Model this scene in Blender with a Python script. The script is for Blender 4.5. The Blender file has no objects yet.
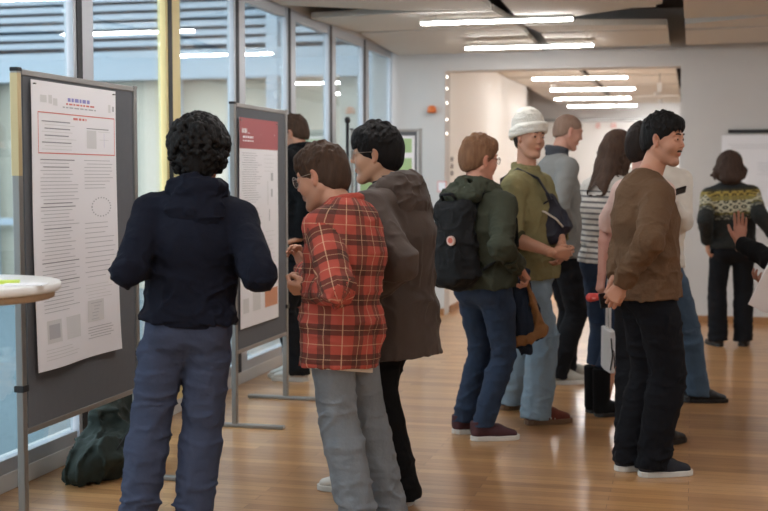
import bpy, math, random
import numpy as np
from mathutils import Vector, Matrix
random.seed(7); rng = np.random.default_rng(11)
SC = bpy.context.scene; COL = SC.collection
F = 1230.0; CH = 1.46; TH = math.radians(14.1); PT = math.atan(79.5/F)
R = math.radians; PI = math.pi
f32 = np.float32

# ------------------------------------------------------------------ camera rays (world: +Y runs along the window wall)
CO = np.array([0, 0, CH])
def ray(px, py):
    a = (px-384)/F; b = -(py-255.5)/F
    d = np.array([a, math.cos(PT)+b*math.sin(PT), -math.sin(PT)+b*math.cos(PT)])
    d = d/d[1]                                   # unit forward distance
    c, s = math.cos(TH), math.sin(TH)
    return np.array([d[0]*c-d[1]*s, d[0]*s+d[1]*c, d[2]])
def at(px, py, D): return CO + ray(px, py)*D
def ground(px, py, z=0.0):
    d = ray(px, py); return CO + d*((z-CH)/d[2])

# ------------------------------------------------------------------ objects
def tag(o, label=None, cat=None, group=None, kind=None):
    if label: o['label'] = label
    if cat: o['category'] = cat
    if group: o['group'] = group
    if kind: o['kind'] = kind
    return o
def empty(name, loc, rz=0.0, label=None, cat=None, group=None):
    o = bpy.data.objects.new(name, None); COL.objects.link(o)
    o.location = tuple(loc); o.rotation_euler = (0, 0, rz); o.empty_display_size = .1
    return tag(o, label, cat, group)
def link(name, me, mats, parent=None):
    o = bpy.data.objects.new(name, me); COL.objects.link(o)
    for m in (mats if isinstance(mats, (list, tuple)) else [mats]): me.materials.append(m)
    if parent is not None: o.parent = parent
    return o
def fast_mesh(name, V, Q, smooth=True, uv=None, col=None, midx=None):
    V = np.asarray(V, f32); Q = np.asarray(Q, np.int32)
    me = bpy.data.meshes.new(name)
    n = len(Q); k = Q.shape[1]
    me.vertices.add(len(V)); me.vertices.foreach_set('co', V.ravel())
    me.loops.add(n*k); me.loops.foreach_set('vertex_index', Q.ravel())
    me.polygons.add(n); me.polygons.foreach_set('loop_start', np.arange(0, n*k, k, dtype=np.int32))
    me.polygons.foreach_set('loop_total', np.full(n, k, np.int32))
    if smooth: me.polygons.foreach_set('use_smooth', np.ones(n, bool))
    if midx is not None: me.polygons.foreach_set('material_index', np.asarray(midx, np.int32))
    me.update(calc_edges=True)
    if uv is not None:
        l = me.uv_layers.new(name='cloth'); l.data.foreach_set('uv', np.asarray(uv, f32).ravel())
    if col is not None:
        a = me.color_attributes.new('tone', 'FLOAT_COLOR', 'POINT'); a.data.foreach_set('color', np.asarray(col, f32).ravel())
    me.validate(); return me

class MB:                                        # collects faces of mixed size, several material slots
    def __init__(s): s.v = []; s.f = []; s.m = []; s.sm = []
    def add(s, vs, fs, m=0, sm=False):
        n = len(s.v); s.v += [tuple(v) for v in vs]
        for f in fs: s.f.append([i+n for i in f]); s.m.append(m); s.sm.append(sm)
        return s
    def box(s, lo, hi, m=0):
        x0, y0, z0 = lo; x1, y1, z1 = hi
        s.add([(x0,y0,z0),(x1,y0,z0),(x1,y1,z0),(x0,y1,z0),(x0,y0,z1),(x1,y0,z1),(x1,y1,z1),(x0,y1,z1)],
              [(3,2,1,0),(4,5,6,7),(0,1,5,4),(1,2,6,5),(2,3,7,6),(3,0,4,7)], m); return s
    def tube(s, pts, r, n=8, m=0, ends=True, flat=1.0):
        pts = [Vector(p) for p in pts]; rr = r if isinstance(r, (list, tuple)) else [r]*len(pts)
        t0 = (pts[1]-pts[0]).normalized()
        a = Vector((0,0,1)) if abs(t0.z) < .9 else Vector((1,0,0))
        u = t0.cross(a).normalized(); vs = []
        for i, p in enumerate(pts):
            t = (pts[min(i+1, len(pts)-1)]-pts[max(i-1, 0)]).normalized()
            u = (u-t*u.dot(t)).normalized(); w = t.cross(u)
            for k in range(n):
                an = 2*PI*k/n; vs.append(p+u*math.cos(an)*rr[i]+w*math.sin(an)*rr[i]*flat)
        fs = []
        for i in range(len(pts)-1):
            for k in range(n):
                fs.append((i*n+k, i*n+(k+1) % n, (i+1)*n+(k+1) % n, (i+1)*n+k))
        if ends: fs.append(tuple(range(n))[::-1]); fs.append(tuple(range((len(pts)-1)*n, len(pts)*n)))
        return s.add(vs, fs, m, True)
    def lathe(s, prof, c=(0,0,0), n=32, m=0, sm=True):
        vs = [(c[0]+r*math.cos(2*PI*k/n), c[1]+r*math.sin(2*PI*k/n), c[2]+z) for r, z in prof for k in range(n)]
        fs = [(i*n+k, i*n+(k+1) % n, (i+1)*n+(k+1) % n, (i+1)*n+k) for i in range(len(prof)-1) for k in range(n)]
        fs += [tuple(range(n))[::-1], tuple(range((len(prof)-1)*n, len(prof)*n))]
        return s.add(vs, fs, m, sm)
    def prism(s, poly, z0, z1, m=0):             # poly of (x, y), z may be a function of (x, y)
        n = len(poly); g = lambda z, p: z(*p) if callable(z) else z
        vs = [(p[0], p[1], g(z0, p)) for p in poly]+[(p[0], p[1], g(z1, p)) for p in poly]
        return s.add(vs, [tuple(range(n))[::-1], tuple(range(n, 2*n))]+[(i, (i+1) % n, n+(i+1) % n, n+i) for i in range(n)], m)
    def build(s, name, mats, parent=None, bevel=0.0):
        me = bpy.data.meshes.new(name); me.from_pydata(s.v, [], s.f)
        me.polygons.foreach_set('material_index', s.m); me.polygons.foreach_set('use_smooth', s.sm); me.update()
        o = link(name, me, mats, parent)
        if bevel:
            b = o.modifiers.new('soft edges', 'BEVEL'); b.width = bevel; b.segments = 2; b.limit_method = 'ANGLE'
        return o
def struct(name, mb, mats, bevel=0): return tag(mb.build(name, mats, None, bevel), kind='structure')

# ------------------------------------------------------------------ materials
def lin(c):
    return tuple(((x/255)/12.92 if x/255 <= .04045 else ((x/255+.055)/1.055)**2.4) for x in c)+(1,)
def mat(name):
    m = bpy.data.materials.new(name); m.use_nodes = True
    nt = m.node_tree; b = nt.nodes['Principled BSDF']; return m, nt, b
def N(nt, t, **kw):
    n = nt.nodes.new(t)
    for k, v in kw.items():
        if k.startswith('_'): n.inputs[k[1:].replace('_', ' ')].default_value = v
        else: setattr(n, k, v)
    return n
def plain(name, c, rough=.6, metal=0.0, noise=0.0, nscale=8.0, bump=0.0, bscale=60.0, sheen=0.0, coat=0.0):
    m, nt, b = mat(name); L = nt.links
    b.inputs['Roughness'].default_value = rough; b.inputs['Metallic'].default_value = metal
    b.inputs['Sheen Weight'].default_value = sheen; b.inputs['Coat Weight'].default_value = coat
    tc = N(nt, 'ShaderNodeTexCoord')
    n = N(nt, 'ShaderNodeTexNoise', _Scale=nscale, _Detail=4.0); L.new(tc.outputs['Object'], n.inputs['Vector'])
    r = N(nt, 'ShaderNodeMapRange'); r.inputs['To Min'].default_value = 1-noise; r.inputs['To Max'].default_value = 1+noise
    L.new(n.outputs['Fac'], r.inputs['Value'])
    mx = N(nt, 'ShaderNodeMix', data_type='RGBA', blend_type='MULTIPLY'); mx.inputs['Factor'].default_value = 1
    mx.inputs['A'].default_value = lin(c); L.new(r.outputs['Result'], mx.inputs['B']); L.new(mx.outputs['Result'], b.inputs['Base Color'])
    if bump:
        n2 = N(nt, 'ShaderNodeTexNoise', _Scale=bscale, _Detail=3.0); L.new(tc.outputs['Object'], n2.inputs['Vector'])
        bp = N(nt, 'ShaderNodeBump', _Strength=bump, _Distance=.01); L.new(n2.outputs['Fac'], bp.inputs['Height']); L.new(bp.outputs['Normal'], b.inputs['Normal'])
    return m
def cloth(name, c, noise=.12, bump=.35, bscale=45, sheen=.0, rough=.92):
    m = plain(name, c, rough, 0, noise, 9, bump, bscale, sheen); m.node_tree.nodes['Principled BSDF'].inputs['Specular IOR Level'].default_value = .2; return m
def emit(name, c, s):
    m, nt, b = mat(name); b.inputs['Base Color'].default_value = lin(c)
    b.inputs['Emission Color'].default_value = lin(c); b.inputs['Emission Strength'].default_value = s; return m
def uvmath(nt, chan, per, edges, off=0.0):       # returns socket: 1 inside the given fractional intervals of a period
    L = nt.links; uv = N(nt, 'ShaderNodeUVMap', uv_map='cloth'); sp = N(nt, 'ShaderNodeSeparateXYZ'); L.new(uv.outputs['UV'], sp.inputs[0])
    a = N(nt, 'ShaderNodeMath', operation='MULTIPLY_ADD'); a.inputs[1].default_value = 1/per; a.inputs[2].default_value = 50+off
    L.new(sp.outputs[chan], a.inputs[0])
    fr = N(nt, 'ShaderNodeMath', operation='FRACT'); L.new(a.outputs[0], fr.inputs[0])
    cr = N(nt, 'ShaderNodeValToRGB'); cr.color_ramp.interpolation = 'CONSTANT'
    els = cr.color_ramp.elements; pts = [(0, 0)]
    for x0, x1, v in edges: pts += [(x0, v), (x1, 0)]
    els[0].position = 0; els[0].color = (0, 0, 0, 1); els[1].position = pts[1][0]; els[1].color = (pts[1][1],)*3+(1,)
    for p, v in pts[2:]: e = els.new(p); e.color = (v, v, v, 1)
    L.new(fr.outputs[0], cr.inputs[0]); return cr.outputs['Color']
def mixc(nt, a, b, fac):
    L = nt.links; m = N(nt, 'ShaderNodeMix', data_type='RGBA')
    for s, x in (('A', a), ('B', b)):
        if isinstance(x, tuple): m.inputs[s].default_value = x
        else: L.new(x, m.inputs[s])
    if isinstance(fac, float): m.inputs['Factor'].default_value = fac
    else: L.new(fac, m.inputs['Factor'])
    return m.outputs['Result']
def fuzz(nt, b, scale=60, st=.3):
    L = nt.links; tc = N(nt, 'ShaderNodeTexCoord'); n2 = N(nt, 'ShaderNodeTexNoise', _Scale=float(scale), _Detail=3.0); L.new(tc.outputs['Object'], n2.inputs['Vector'])
    bp = N(nt, 'ShaderNodeBump', _Strength=st, _Distance=.01); L.new(n2.outputs['Fac'], bp.inputs['Height']); L.new(bp.outputs['Normal'], b.inputs['Normal'])
    b.inputs['Roughness'].default_value = .9
def plaid_mat():
    m, nt, b = mat('red plaid flannel'); L = nt.links; P = .118
    bx = uvmath(nt, 'X', P, [(.0, .36, .62)]); by = uvmath(nt, 'Y', P, [(.0, .36, .72)])
    lx = uvmath(nt, 'X', P, [(.17, .195, .5), (.66, .69, .55)], .0); ly = uvmath(nt, 'Y', P, [(.17, .195, .45), (.66, .69, .5)], .0)
    c = mixc(nt, lin((172, 74, 60)), lin((62, 44, 34)), bx); c = mixc(nt, c, lin((58, 36, 27)), by)
    c = mixc(nt, c, lin((222, 186, 150)), lx); c = mixc(nt, c, lin((214, 176, 140)), ly)
    L.new(c, b.inputs['Base Color']); fuzz(nt, b); return m
def stripe_mat():
    m, nt, b = mat('striped jersey'); s = uvmath(nt, 'Y', .034, [(.0, .38, .85)])
    uv = N(nt, 'ShaderNodeUVMap', uv_map='cloth'); sp = N(nt, 'ShaderNodeSeparateXYZ'); nt.links.new(uv.outputs['UV'], sp.inputs[0])
    lt = N(nt, 'ShaderNodeMath', operation='LESS_THAN'); lt.inputs[1].default_value = 1.37; nt.links.new(sp.outputs['Y'], lt.inputs[0])
    mu = N(nt, 'ShaderNodeMath', operation='MULTIPLY'); nt.links.new(s, mu.inputs[0]); nt.links.new(lt.outputs[0], mu.inputs[1])
    nt.links.new(mixc(nt, lin((214, 210, 204)), lin((84, 84, 90)), mu.outputs[0]), b.inputs['Base Color']); fuzz(nt, b); return m
def fairisle_mat():
    m, nt, b = mat('patterned knit'); L = nt.links
    uv = N(nt, 'ShaderNodeUVMap', uv_map='cloth'); sp = N(nt, 'ShaderNodeSeparateXYZ'); L.new(uv.outputs['UV'], sp.inputs[0])
    mr = N(nt, 'ShaderNodeMapRange'); mr.inputs['From Min'].default_value = .9; mr.inputs['From Max'].default_value = 1.5; L.new(sp.outputs['Y'], mr.inputs['Value'])
    cr = N(nt, 'ShaderNodeValToRGB'); cr.color_ramp.interpolation = 'CONSTANT'; e = cr.color_ramp.elements
    zs = [(.0, (24, 26, 24)), (.335, (52, 52, 46)), (.40, (118, 108, 56)), (.43, (176, 170, 146)), (.60, (120, 110, 64)), (.66, (156, 134, 64)), (.73, (44, 40, 24)), (.76, (26, 26, 26))]
    e[0].color = lin(zs[0][1]); e[1].position = zs[1][0]; e[1].color = lin(zs[1][1])
    for p, c in zs[2:]: x = e.new(p); x.color = lin(c)
    L.new(mr.outputs[0], cr.inputs[0])
    mp = N(nt, 'ShaderNodeVectorMath', operation='MULTIPLY'); mp.inputs[1].default_value = (14, 20, 1); L.new(uv.outputs['UV'], mp.inputs[0])
    vo = N(nt, 'ShaderNodeTexVoronoi', _Scale=1.0, _Randomness=.12); L.new(mp.outputs[0], vo.inputs['Vector'])
    g = N(nt, 'ShaderNodeMath', operation='PINGPONG'); g.inputs[1].default_value = .22; L.new(vo.outputs['Distance'], g.inputs[0])
    g2 = N(nt, 'ShaderNodeMath', operation='GREATER_THAN'); g2.inputs[1].default_value = .12; L.new(g.outputs[0], g2.inputs[0])
    cr2 = N(nt, 'ShaderNodeValToRGB'); cr2.color_ramp.interpolation = 'CONSTANT'; e = cr2.color_ramp.elements
    zz = [(.0, (30, 32, 30)), (.335, (128, 126, 112)), (.40, (70, 62, 30)), (.43, (44, 42, 34)), (.60, (150, 130, 60)), (.66, (70, 58, 24)), (.73, (60, 54, 30)), (.76, (26, 26, 26))]
    e[0].color = lin(zz[0][1]); e[1].position = zz[1][0]; e[1].color = lin(zz[1][1])
    for p, c in zz[2:]: x = e.new(p); x.color = lin(c)
    L.new(mr.outputs[0], cr2.inputs[0])
    L.new(mixc(nt, cr.outputs[0], cr2.outputs[0], g2.outputs[0]), b.inputs['Base Color']); fuzz(nt, b, 90, .4); return m
def denim(name, c, c2, nscale=5):
    m, nt, b = mat(name); L = nt.links; tc = N(nt, 'ShaderNodeTexCoord')
    mp = N(nt, 'ShaderNodeMapping'); mp.inputs['Scale'].default_value = (3, 3, 1); L.new(tc.outputs['Object'], mp.inputs['Vector'])
    n = N(nt, 'ShaderNodeTexNoise', _Scale=float(nscale), _Detail=5.0, _Roughness=.6); L.new(mp.outputs[0], n.inputs['Vector'])
    L.new(mixc(nt, lin(c), lin(c2), n.outputs['Fac']), b.inputs['Base Color']); fuzz(nt, b, 70, .3); return m
def skin_mat(name):
    m, nt, b = mat(name); L = nt.links
    a = N(nt, 'ShaderNodeAttribute', attribute_name='tone'); L.new(a.outputs['Color'], b.inputs['Base Color'])
    b.inputs['Roughness'].default_value = .5; b.inputs['Subsurface Weight'].default_value = .08
    b.inputs['Subsurface Radius'].default_value = (.012, .005, .003); return m
def hair_mat(name, c, c2, sc=55, rough=.5):
    m, nt, b = mat(name); L = nt.links; tc = N(nt, 'ShaderNodeTexCoord')
    mp = N(nt, 'ShaderNodeMapping'); mp.inputs['Scale'].default_value = (1, 1, .25); L.new(tc.outputs['Object'], mp.inputs['Vector'])
    n = N(nt, 'ShaderNodeTexNoise', _Scale=float(sc), _Detail=4.0); L.new(mp.outputs[0], n.inputs['Vector'])
    L.new(mixc(nt, lin(c), lin(c2), n.outputs['Fac']), b.inputs['Base Color'])
    bp = N(nt, 'ShaderNodeBump', _Strength=.8, _Distance=.012); L.new(n.outputs['Fac'], bp.inputs['Height']); L.new(bp.outputs['Normal'], b.inputs['Normal'])
    b.inputs['Roughness'].default_value = .7; b.inputs['Specular IOR Level'].default_value = .25; return m

# ------------------------------------------------------------------ signed distance modelling
_T = rng.random((32, 32, 32)).astype(f32)*2-1
def vnoise(x, y, z):
    i = [np.floor(a).astype(np.int32) for a in (x, y, z)]; w = [(a-b).astype(f32) for a, b in zip((x, y, z), i)]
    w = [a*a*(3-2*a) for a in w]; i0 = [a % 32 for a in i]; i1 = [(a+1) % 32 for a in i]; r = 0
    for a, wa in ((i0[0], 1-w[0]), (i1[0], w[0])):
        for b, wb in ((i0[1], 1-w[1]), (i1[1], w[1])):
            for c, wc in ((i0[2], 1-w[2]), (i1[2], w[2])):
                r = r+_T[a, b, c]*wa*wb*wc
    return r
A3 = lambda v: np.asarray(v, float)
def nrm(v): v = A3(v); return v/(np.linalg.norm(v)+1e-9)
class Grid:
    def __init__(s, lo, hi, h):
        s.lo = A3(lo); s.h = h; s.n = np.maximum(4, np.ceil((A3(hi)-s.lo)/h).astype(int)+1)
        s.d = np.full(s.n, .5, f32); s.ax = [(s.lo[i]+h*np.arange(s.n[i])).astype(f32) for i in range(3)]
    def reg(s, lo, hi, m):
        a = np.clip(np.floor((A3(lo)-m-s.lo)/s.h).astype(int), 0, s.n); b = np.clip(np.ceil((A3(hi)+m-s.lo)/s.h).astype(int)+1, 0, s.n)
        if np.any(b <= a): return None
        sl = tuple(slice(a[i], b[i]) for i in range(3))
        return sl, (s.ax[0][sl[0]][:, None, None], s.ax[1][sl[1]][None, :, None], s.ax[2][sl[2]][None, None, :])
    def put(s, sl, d, k, mode='u'):
        c = s.d[sl]
        if mode == 'u':
            h = np.maximum(k-np.abs(c-d), 0); s.d[sl] = np.minimum(c, d)-h*h/(4*k+1e-9)
        else:
            h = np.maximum(k-np.abs(c+d), 0); s.d[sl] = np.maximum(c, -d)+h*h/(4*k+1e-9)
    def tube(s, a, b, ra, rb, k=.02, side=None, cut=None, mode='u'):
        """tapered tube; ra, rb a radius or (lateral, depth) pair, side the lateral axis; cut=(point, normal) trims it"""
        a = A3(a); b = A3(b); ra = (ra, ra) if np.isscalar(ra) else ra; rb = (rb, rb) if np.isscalar(rb) else rb
        mr = max(ra+rb); g = s.reg(np.minimum(a, b)-mr, np.maximum(a, b)+mr, k+3*s.h)
        if g is None: return s
        sl, P = g; ab = b-a; L2 = ab@ab+1e-12; ax = ab/math.sqrt(L2)
        q = [P[i]-f32(a[i]) for i in range(3)]
        t = np.clip((q[0]*ab[0]+q[1]*ab[1]+q[2]*ab[2])/L2, 0, 1).astype(f32)
        q = [q[i]-t*f32(ab[i]) for i in range(3)]
        if ra[0] == ra[1] and rb[0] == rb[1]:
            d = np.sqrt(q[0]**2+q[1]**2+q[2]**2)-(ra[0]+(rb[0]-ra[0])*t)
        else:
            sd = nrm(A3(side)-ax*(A3(side)@ax)); fw = np.cross(ax, sd)
            rl = ra[0]+(rb[0]-ra[0])*t; rd = ra[1]+(rb[1]-ra[1])*t; rz = np.minimum(rl, rd)
            e = [sum(q[i]*f32(v[i]) for i in range(3)) for v in (sd, fw, ax)]
            d = (np.sqrt((e[0]/rl)**2+(e[1]/rd)**2+(e[2]/rz)**2)-1)*rz
        if cut is not None:
            for c0, cn in (cut if isinstance(cut, list) else [cut]):
                cn = nrm(cn); d = np.maximum(d, sum((P[i]-f32(c0[i]))*f32(cn[i]) for i in range(3)))
        s.put(sl, d.astype(f32), k, mode); return s
    def path(s, pts, r, k=.02, **kw):
        r = r if isinstance(r, (list, tuple)) else [r]*len(pts)
        for i in range(len(pts)-1): s.tube(pts[i], pts[i+1], r[i], r[i+1], k, **kw)
        return s
    def ell(s, c, r, k=.02, M=None, mode='u'):
        c = A3(c); r = A3(r)*np.ones(3); g = s.reg(c-r.max(), c+r.max(), k+3*s.h)
        if g is None: return s
        sl, P = g; q = [P[i]-f32(c[i]) for i in range(3)]
        if M is not None: q = [sum(q[j]*f32(M[j][i]) for j in range(3)) for i in range(3)]     # columns of M are the axes
        k0 = np.sqrt(sum((q[i]/r[i])**2 for i in range(3))); k1 = np.sqrt(sum((q[i]/r[i]**2)**2 for i in range(3)))+1e-6
        s.put(sl, (k0*(k0-1)/k1).astype(f32), k, mode); return s
    def cutp(s, p, n):                           # remove the side n points to
        n = nrm(n); P = (s.ax[0][:, None, None], s.ax[1][None, :, None], s.ax[2][None, None, :])
        s.d = np.maximum(s.d, sum((P[i]-f32(p[i]))*f32(n[i]) for i in range(3)).astype(f32)); return s
    def cutf(s, fn):                             # remove where fn(x,y,z) > 0
        P = (s.ax[0][:, None, None], s.ax[1][None, :, None], s.ax[2][None, None, :]); s.d = np.maximum(s.d, fn(*P).astype(f32)); return s
    def folds(s, amp, fr, seed=0.0, ridge=True, where=None):
        m = np.abs(s.d) < amp*2.5+2*s.h; i, j, k = np.nonzero(m)
        x, y, z = s.ax[0][i], s.ax[1][j], s.ax[2][k]
        wx = vnoise(x*4+seed, y*4, z*4)*.6
        n = vnoise((x+.12*wx)*fr[0]+seed, y*fr[1]+seed, (z+.15*wx)*fr[2]); n2 = vnoise(x*fr[0]*2.1, y*fr[1]*2.1+seed, z*fr[2]*2.1)
        n3 = vnoise(x*fr[0]*1.9+seed*2, y*fr[1]*1.9, z*fr[2]*1.5+seed)
        v = ((1-np.minimum(1, 3.2*np.abs(n)))*1.0-.35+.30*n2+.75*((1-np.minimum(1, 3.6*np.abs(n3)))-.3)) if ridge else n*.7+n2*.3
        if where is not None: v = v*where(x, y, z)
        s.d[i, j, k] -= (amp*v).astype(f32); return s
    def mesh(s):
        d = s.d; ins = d < 0; nx, ny, nz = d.shape
        c = ins[:-1, :-1, :-1].astype(np.int8)
        for a in (0, 1):
            for b in (0, 1):
                for e in (0, 1):
                    if a+b+e: c = c+ins[a:nx-1+a, b:ny-1+b, e:nz-1+e]
        I, J, K = np.nonzero((c > 0) & (c < 8)); idx = np.full(c.shape, -1, np.int32); idx[I, J, K] = np.arange(len(I))
        acc = np.zeros((len(I), 3), f32); cnt = np.zeros(len(I), f32)
        for ax in range(3):
            o = [a for a in range(3) if a != ax]
            for u in (0, 1):
                for v in (0, 1):
                    p = [0, 0, 0]; p[o[0]] = u; p[o[1]] = v; q = list(p); q[ax] = 1
                    d0 = d[I+p[0], J+p[1], K+p[2]]; d1 = d[I+q[0], J+q[1], K+q[2]]; m = (d0 < 0) != (d1 < 0)
                    t = np.where(m, d0/np.where(m, d0-d1, 1), 0)
                    for a in range(3): acc[:, a] += np.where(m, (t if a == ax else p[a]), 0)
                    cnt += m
        V = acc/cnt[:, None]+np.stack([I, J, K], 1); V = V*s.h+s.lo
        Q = []
        for ax in range(3):
            o = [(ax+1) % 3, (ax+2) % 3]; sl0 = [slice(None)]*3; sl1 = [slice(None)]*3
            sl0[ax] = slice(0, -1); sl1[ax] = slice(1, None)
            for q in o: sl0[q] = slice(1, -1); sl1[q] = slice(1, -1)
            a = ins[tuple(sl0)]; b = ins[tuple(sl1)]; e = np.stack(np.nonzero(a != b), 1)
            if not len(e): continue
            sg = a[e[:, 0], e[:, 1], e[:, 2]]
            for q in o: e[:, q] += 1
            def cell(u, v):
                g = e.copy(); g[:, o[0]] -= u; g[:, o[1]] -= v; return idx[g[:, 0], g[:, 1], g[:, 2]]
            qd = np.stack([cell(1, 1), cell(0, 1), cell(0, 0), cell(1, 0)], 1)
            qd[~sg] = qd[~sg][:, ::-1]; Q.append(qd)
        Q = np.concatenate(Q) if Q else np.zeros((0, 4), np.int32); Q = Q[(Q >= 0).all(1)]
        return V, Q
def xf(V, M, o): return V@A3(M).T+A3(o)           # local -> outer, columns of M the local axes
def join(parts):
    V = []; Q = []; n = 0
    for v, q in parts: V.append(v); Q.append(q+n); n += len(v)
    return np.concatenate(V), np.concatenate(Q)
def rotm(yaw=0, pitch=0, roll=0):                 # columns x right, y forward, z up; yaw turns left, pitch nods down
    return np.array(Matrix.Rotation(R(yaw), 3, 'Z') @ Matrix.Rotation(R(-pitch), 3, 'X') @ Matrix.Rotation(R(roll), 3, 'Y'))
# ------------------------------------------------------------------ people
def sphere_part(name, c, r, fwd, mats, parent, M=None):
    mb = MB(); n = 14; rows = 9; fwd = Vector(fwd).normalized(); q = Vector((0,0,1)).rotation_difference(fwd)
    vs = [Vector(c)+q @ Vector((r*math.sin(PI*i/rows)*math.cos(2*PI*k/n), r*math.sin(PI*i/rows)*math.sin(2*PI*k/n), r*math.cos(PI*i/rows))) for i in range(rows+1) for k in range(n)]
    mb.v = [tuple(v) for v in vs]
    for i in range(rows):
        for k in range(n):
            mb.f.append([i*n+k, (i+1)*n+k, (i+1)*n+(k+1) % n, i*n+(k+1) % n]); mb.m.append(1 if i < 3 else 0); mb.sm.append(True)
    return mb.build(name, mats, parent)

def head_grid(h, face):
    g = Grid((-.11, -.14, -.20), (.11, .145, .15), h)
    g.ell((0, -.018, .032), (.076, .096, .086), .0)
    g.ell((0, .022, -.028), (.060, .066, .086), .03)
    for s in (-1, 1):
        g.tube((s*.054, -.012, -.045), (s*.022, .058, -.100), .017, .016, .025)
        g.ell((s*.036, .056, -.028), (.024, .024, .026), .02)
        g.tube((s*.012, .080, .030), (s*.045, .066, .030), .009, .008, .012)
    g.ell((0, .066, -.100), (.022, .020, .017), .02)
    for s in (-1, 1): g.ell((s*.031, .098, .009), (.016, .014, .011), .014, mode='s')
    g.tube((0, .079, .022), (0, .0985, -.019), .0065, .0088, .009)
    for s in (-1, 1): g.ell((s*.0105, .089, -.024), (.0068, .0095, .006), .006)
    g.ell((0, .0815, -.0565), (.021, .010, .0052), .007); g.ell((0, .080, -.0655), (.018, .010, .0058), .006)
    g.tube((-.019, .0925, -.061), (.019, .0925, -.061), .0016, .0016, .003, mode='s')
    for s in (-1, 1):
        M = rotm(-s*18, 0, s*8)
        g.ell((s*.079, -.006, .000), (.0070, .0175, .0285), .006, M); g.ell((s*.085, .004, .002), (.006, .009, .016), .004, M, 's')
        g.ell((s*.076, .000, -.026), (.007, .009, .011), .005)
        g.ell((s*.030, .0735, .009), (.0150, .0140, .0128), .005); g.ell((s*.030, .092, .0085), (.0130, .012, .0052), .002, mode='s')
    return g

def hair_grid(st, h, a):
    g = Grid((-.17, -.20, -.42 if st in ('long',) else -.24), (.17, .16, .21), h); t = a.get('t', .012); ts = a.get('ts', t*.45)
    fl = a.get('front', .062); sb = a.get('side', -.012); nape = a.get('nape', -.07); sl = (fl-sb)/.055
    g.ell((0, -.020, .034), (.075+ts, .096+ts*1.3, .083+ts), 0)
    g.ell((0, -.050, -.018), (.062+ts*.7, .060+ts, .068+ts*.3), .03)
    if t > ts: g.ell((0, -.008, .064), (.066+t*.5, .082+t*.5, .050+t*1.25), .025)
    if a.get('quiff'): g.ell((0, .050, .092), (.05, .035, a['quiff']), .03)
    hl = lambda x, y, z: (y-.030)-(z-sb)/sl+.006*vnoise(x*90, y*40, z*30)
    jn = lambda x, y, z: .006*vnoise(x*70, y*70, z*30)
    if a.get('curl'):
        for _ in range(a['curl']):
            v = nrm(rng.normal(size=3)); v[2] = abs(v[2]) if rng.random() < .5 else v[2]; o = rng.uniform(-.006, .010)*a.get('cs', 1)
            p = np.array([0, -.024, .036])+v*np.array([.075+t, .096+t, .084+t*1.2])+v*o
            if p[2] < nape or (p[1]-.03) > (p[2]-sb)/sl: continue
            g.ell(p, rng.uniform(.0062, .0115)*a.get('cs', 1), .003)
    if st not in ('bob', 'long'):
        g.cutf(hl)
        g.cutf(lambda x, y, z: (sb-z)+(y-.030)*((sb-nape)/.10)+jn(x, y, z)); g.cutf(lambda x, y, z: nape-.006-z+jn(x, y, z)+0*x)
        for s in (-1, 1): g.ell((s*.092, -.002, -.004), (.026, .024, .031), .004, mode='s')
        cm = A3(a.get('comb', (0, .35, -.75)))
        for _ in range(a.get('locks', 0)):
            v = nrm(rng.normal(size=3)); v[2] = abs(v[2])*.9+.12; v = nrm(v); c0 = np.array([0, -.012, .052])
            p = c0+v*np.array([.067+t*.5, .086+t*.5, .060+t*1.2])
            if (p[1]-.03) > (p[2]-sb)/sl: continue
            d = cm+rng.normal(size=3)*.35+v*[1.0, .2, 0]; d = nrm(d-v*(d@v)); L = rng.uniform(.022, .042)*a.get('ll', 1)
            g.path([p-v*.004, p+d*L*.5+v*.004, p+d*L-v*.003], [.0065, .0058, .0022], .004)
    else:
        L = a.get('len', -.30)
        for s in (-1, 1):
            g.path([(s*.062, -.022, .02), (s*.074, -.035, -.08), (s*a.get('wid', .07), -.055, L)], [.034, .032, a.get('tip', .020)], .03)
        g.path([(0, -.08, .0), (0, -.10, -.10), (0, -.10-.42*abs(L+.075), L*.97)], [.05, .045, .03], .05)
        for s in (-1, 1): g.path([(s*.035, -.09, .0), (s*.045, -.10, -.10), (s*.05, -.10-.42*abs(L+.075), L)], [.04, .04, .022], .03)
        for _ in range(a.get('locks', 0)):
            x0 = rng.uniform(-1, 1); an = rng.uniform(-1.9, 1.9); w_ = .078+t; y0 = -.02-.10*math.cos(an); x0 = w_*math.sin(an)
            z0 = rng.uniform(L, .02); w = rng.normal(size=3)*.010
            g.path([(x0, y0, z0), (x0*1.04+w[0], y0*1.03+w[1], z0-.03), (x0*1.0+w[1], y0+w[2], z0-.06)], [.008, .010, .003], .005)
        g.cutf(lambda x, y, z: np.minimum((y-.030)-(z-sb)/sl, y-a.get('frame', .02))+0*x)
    g.folds(a.get('rough', .004), a.get('fr', (40, 40, 14)), 3.3+t*10, ridge=False)
    return g

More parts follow.
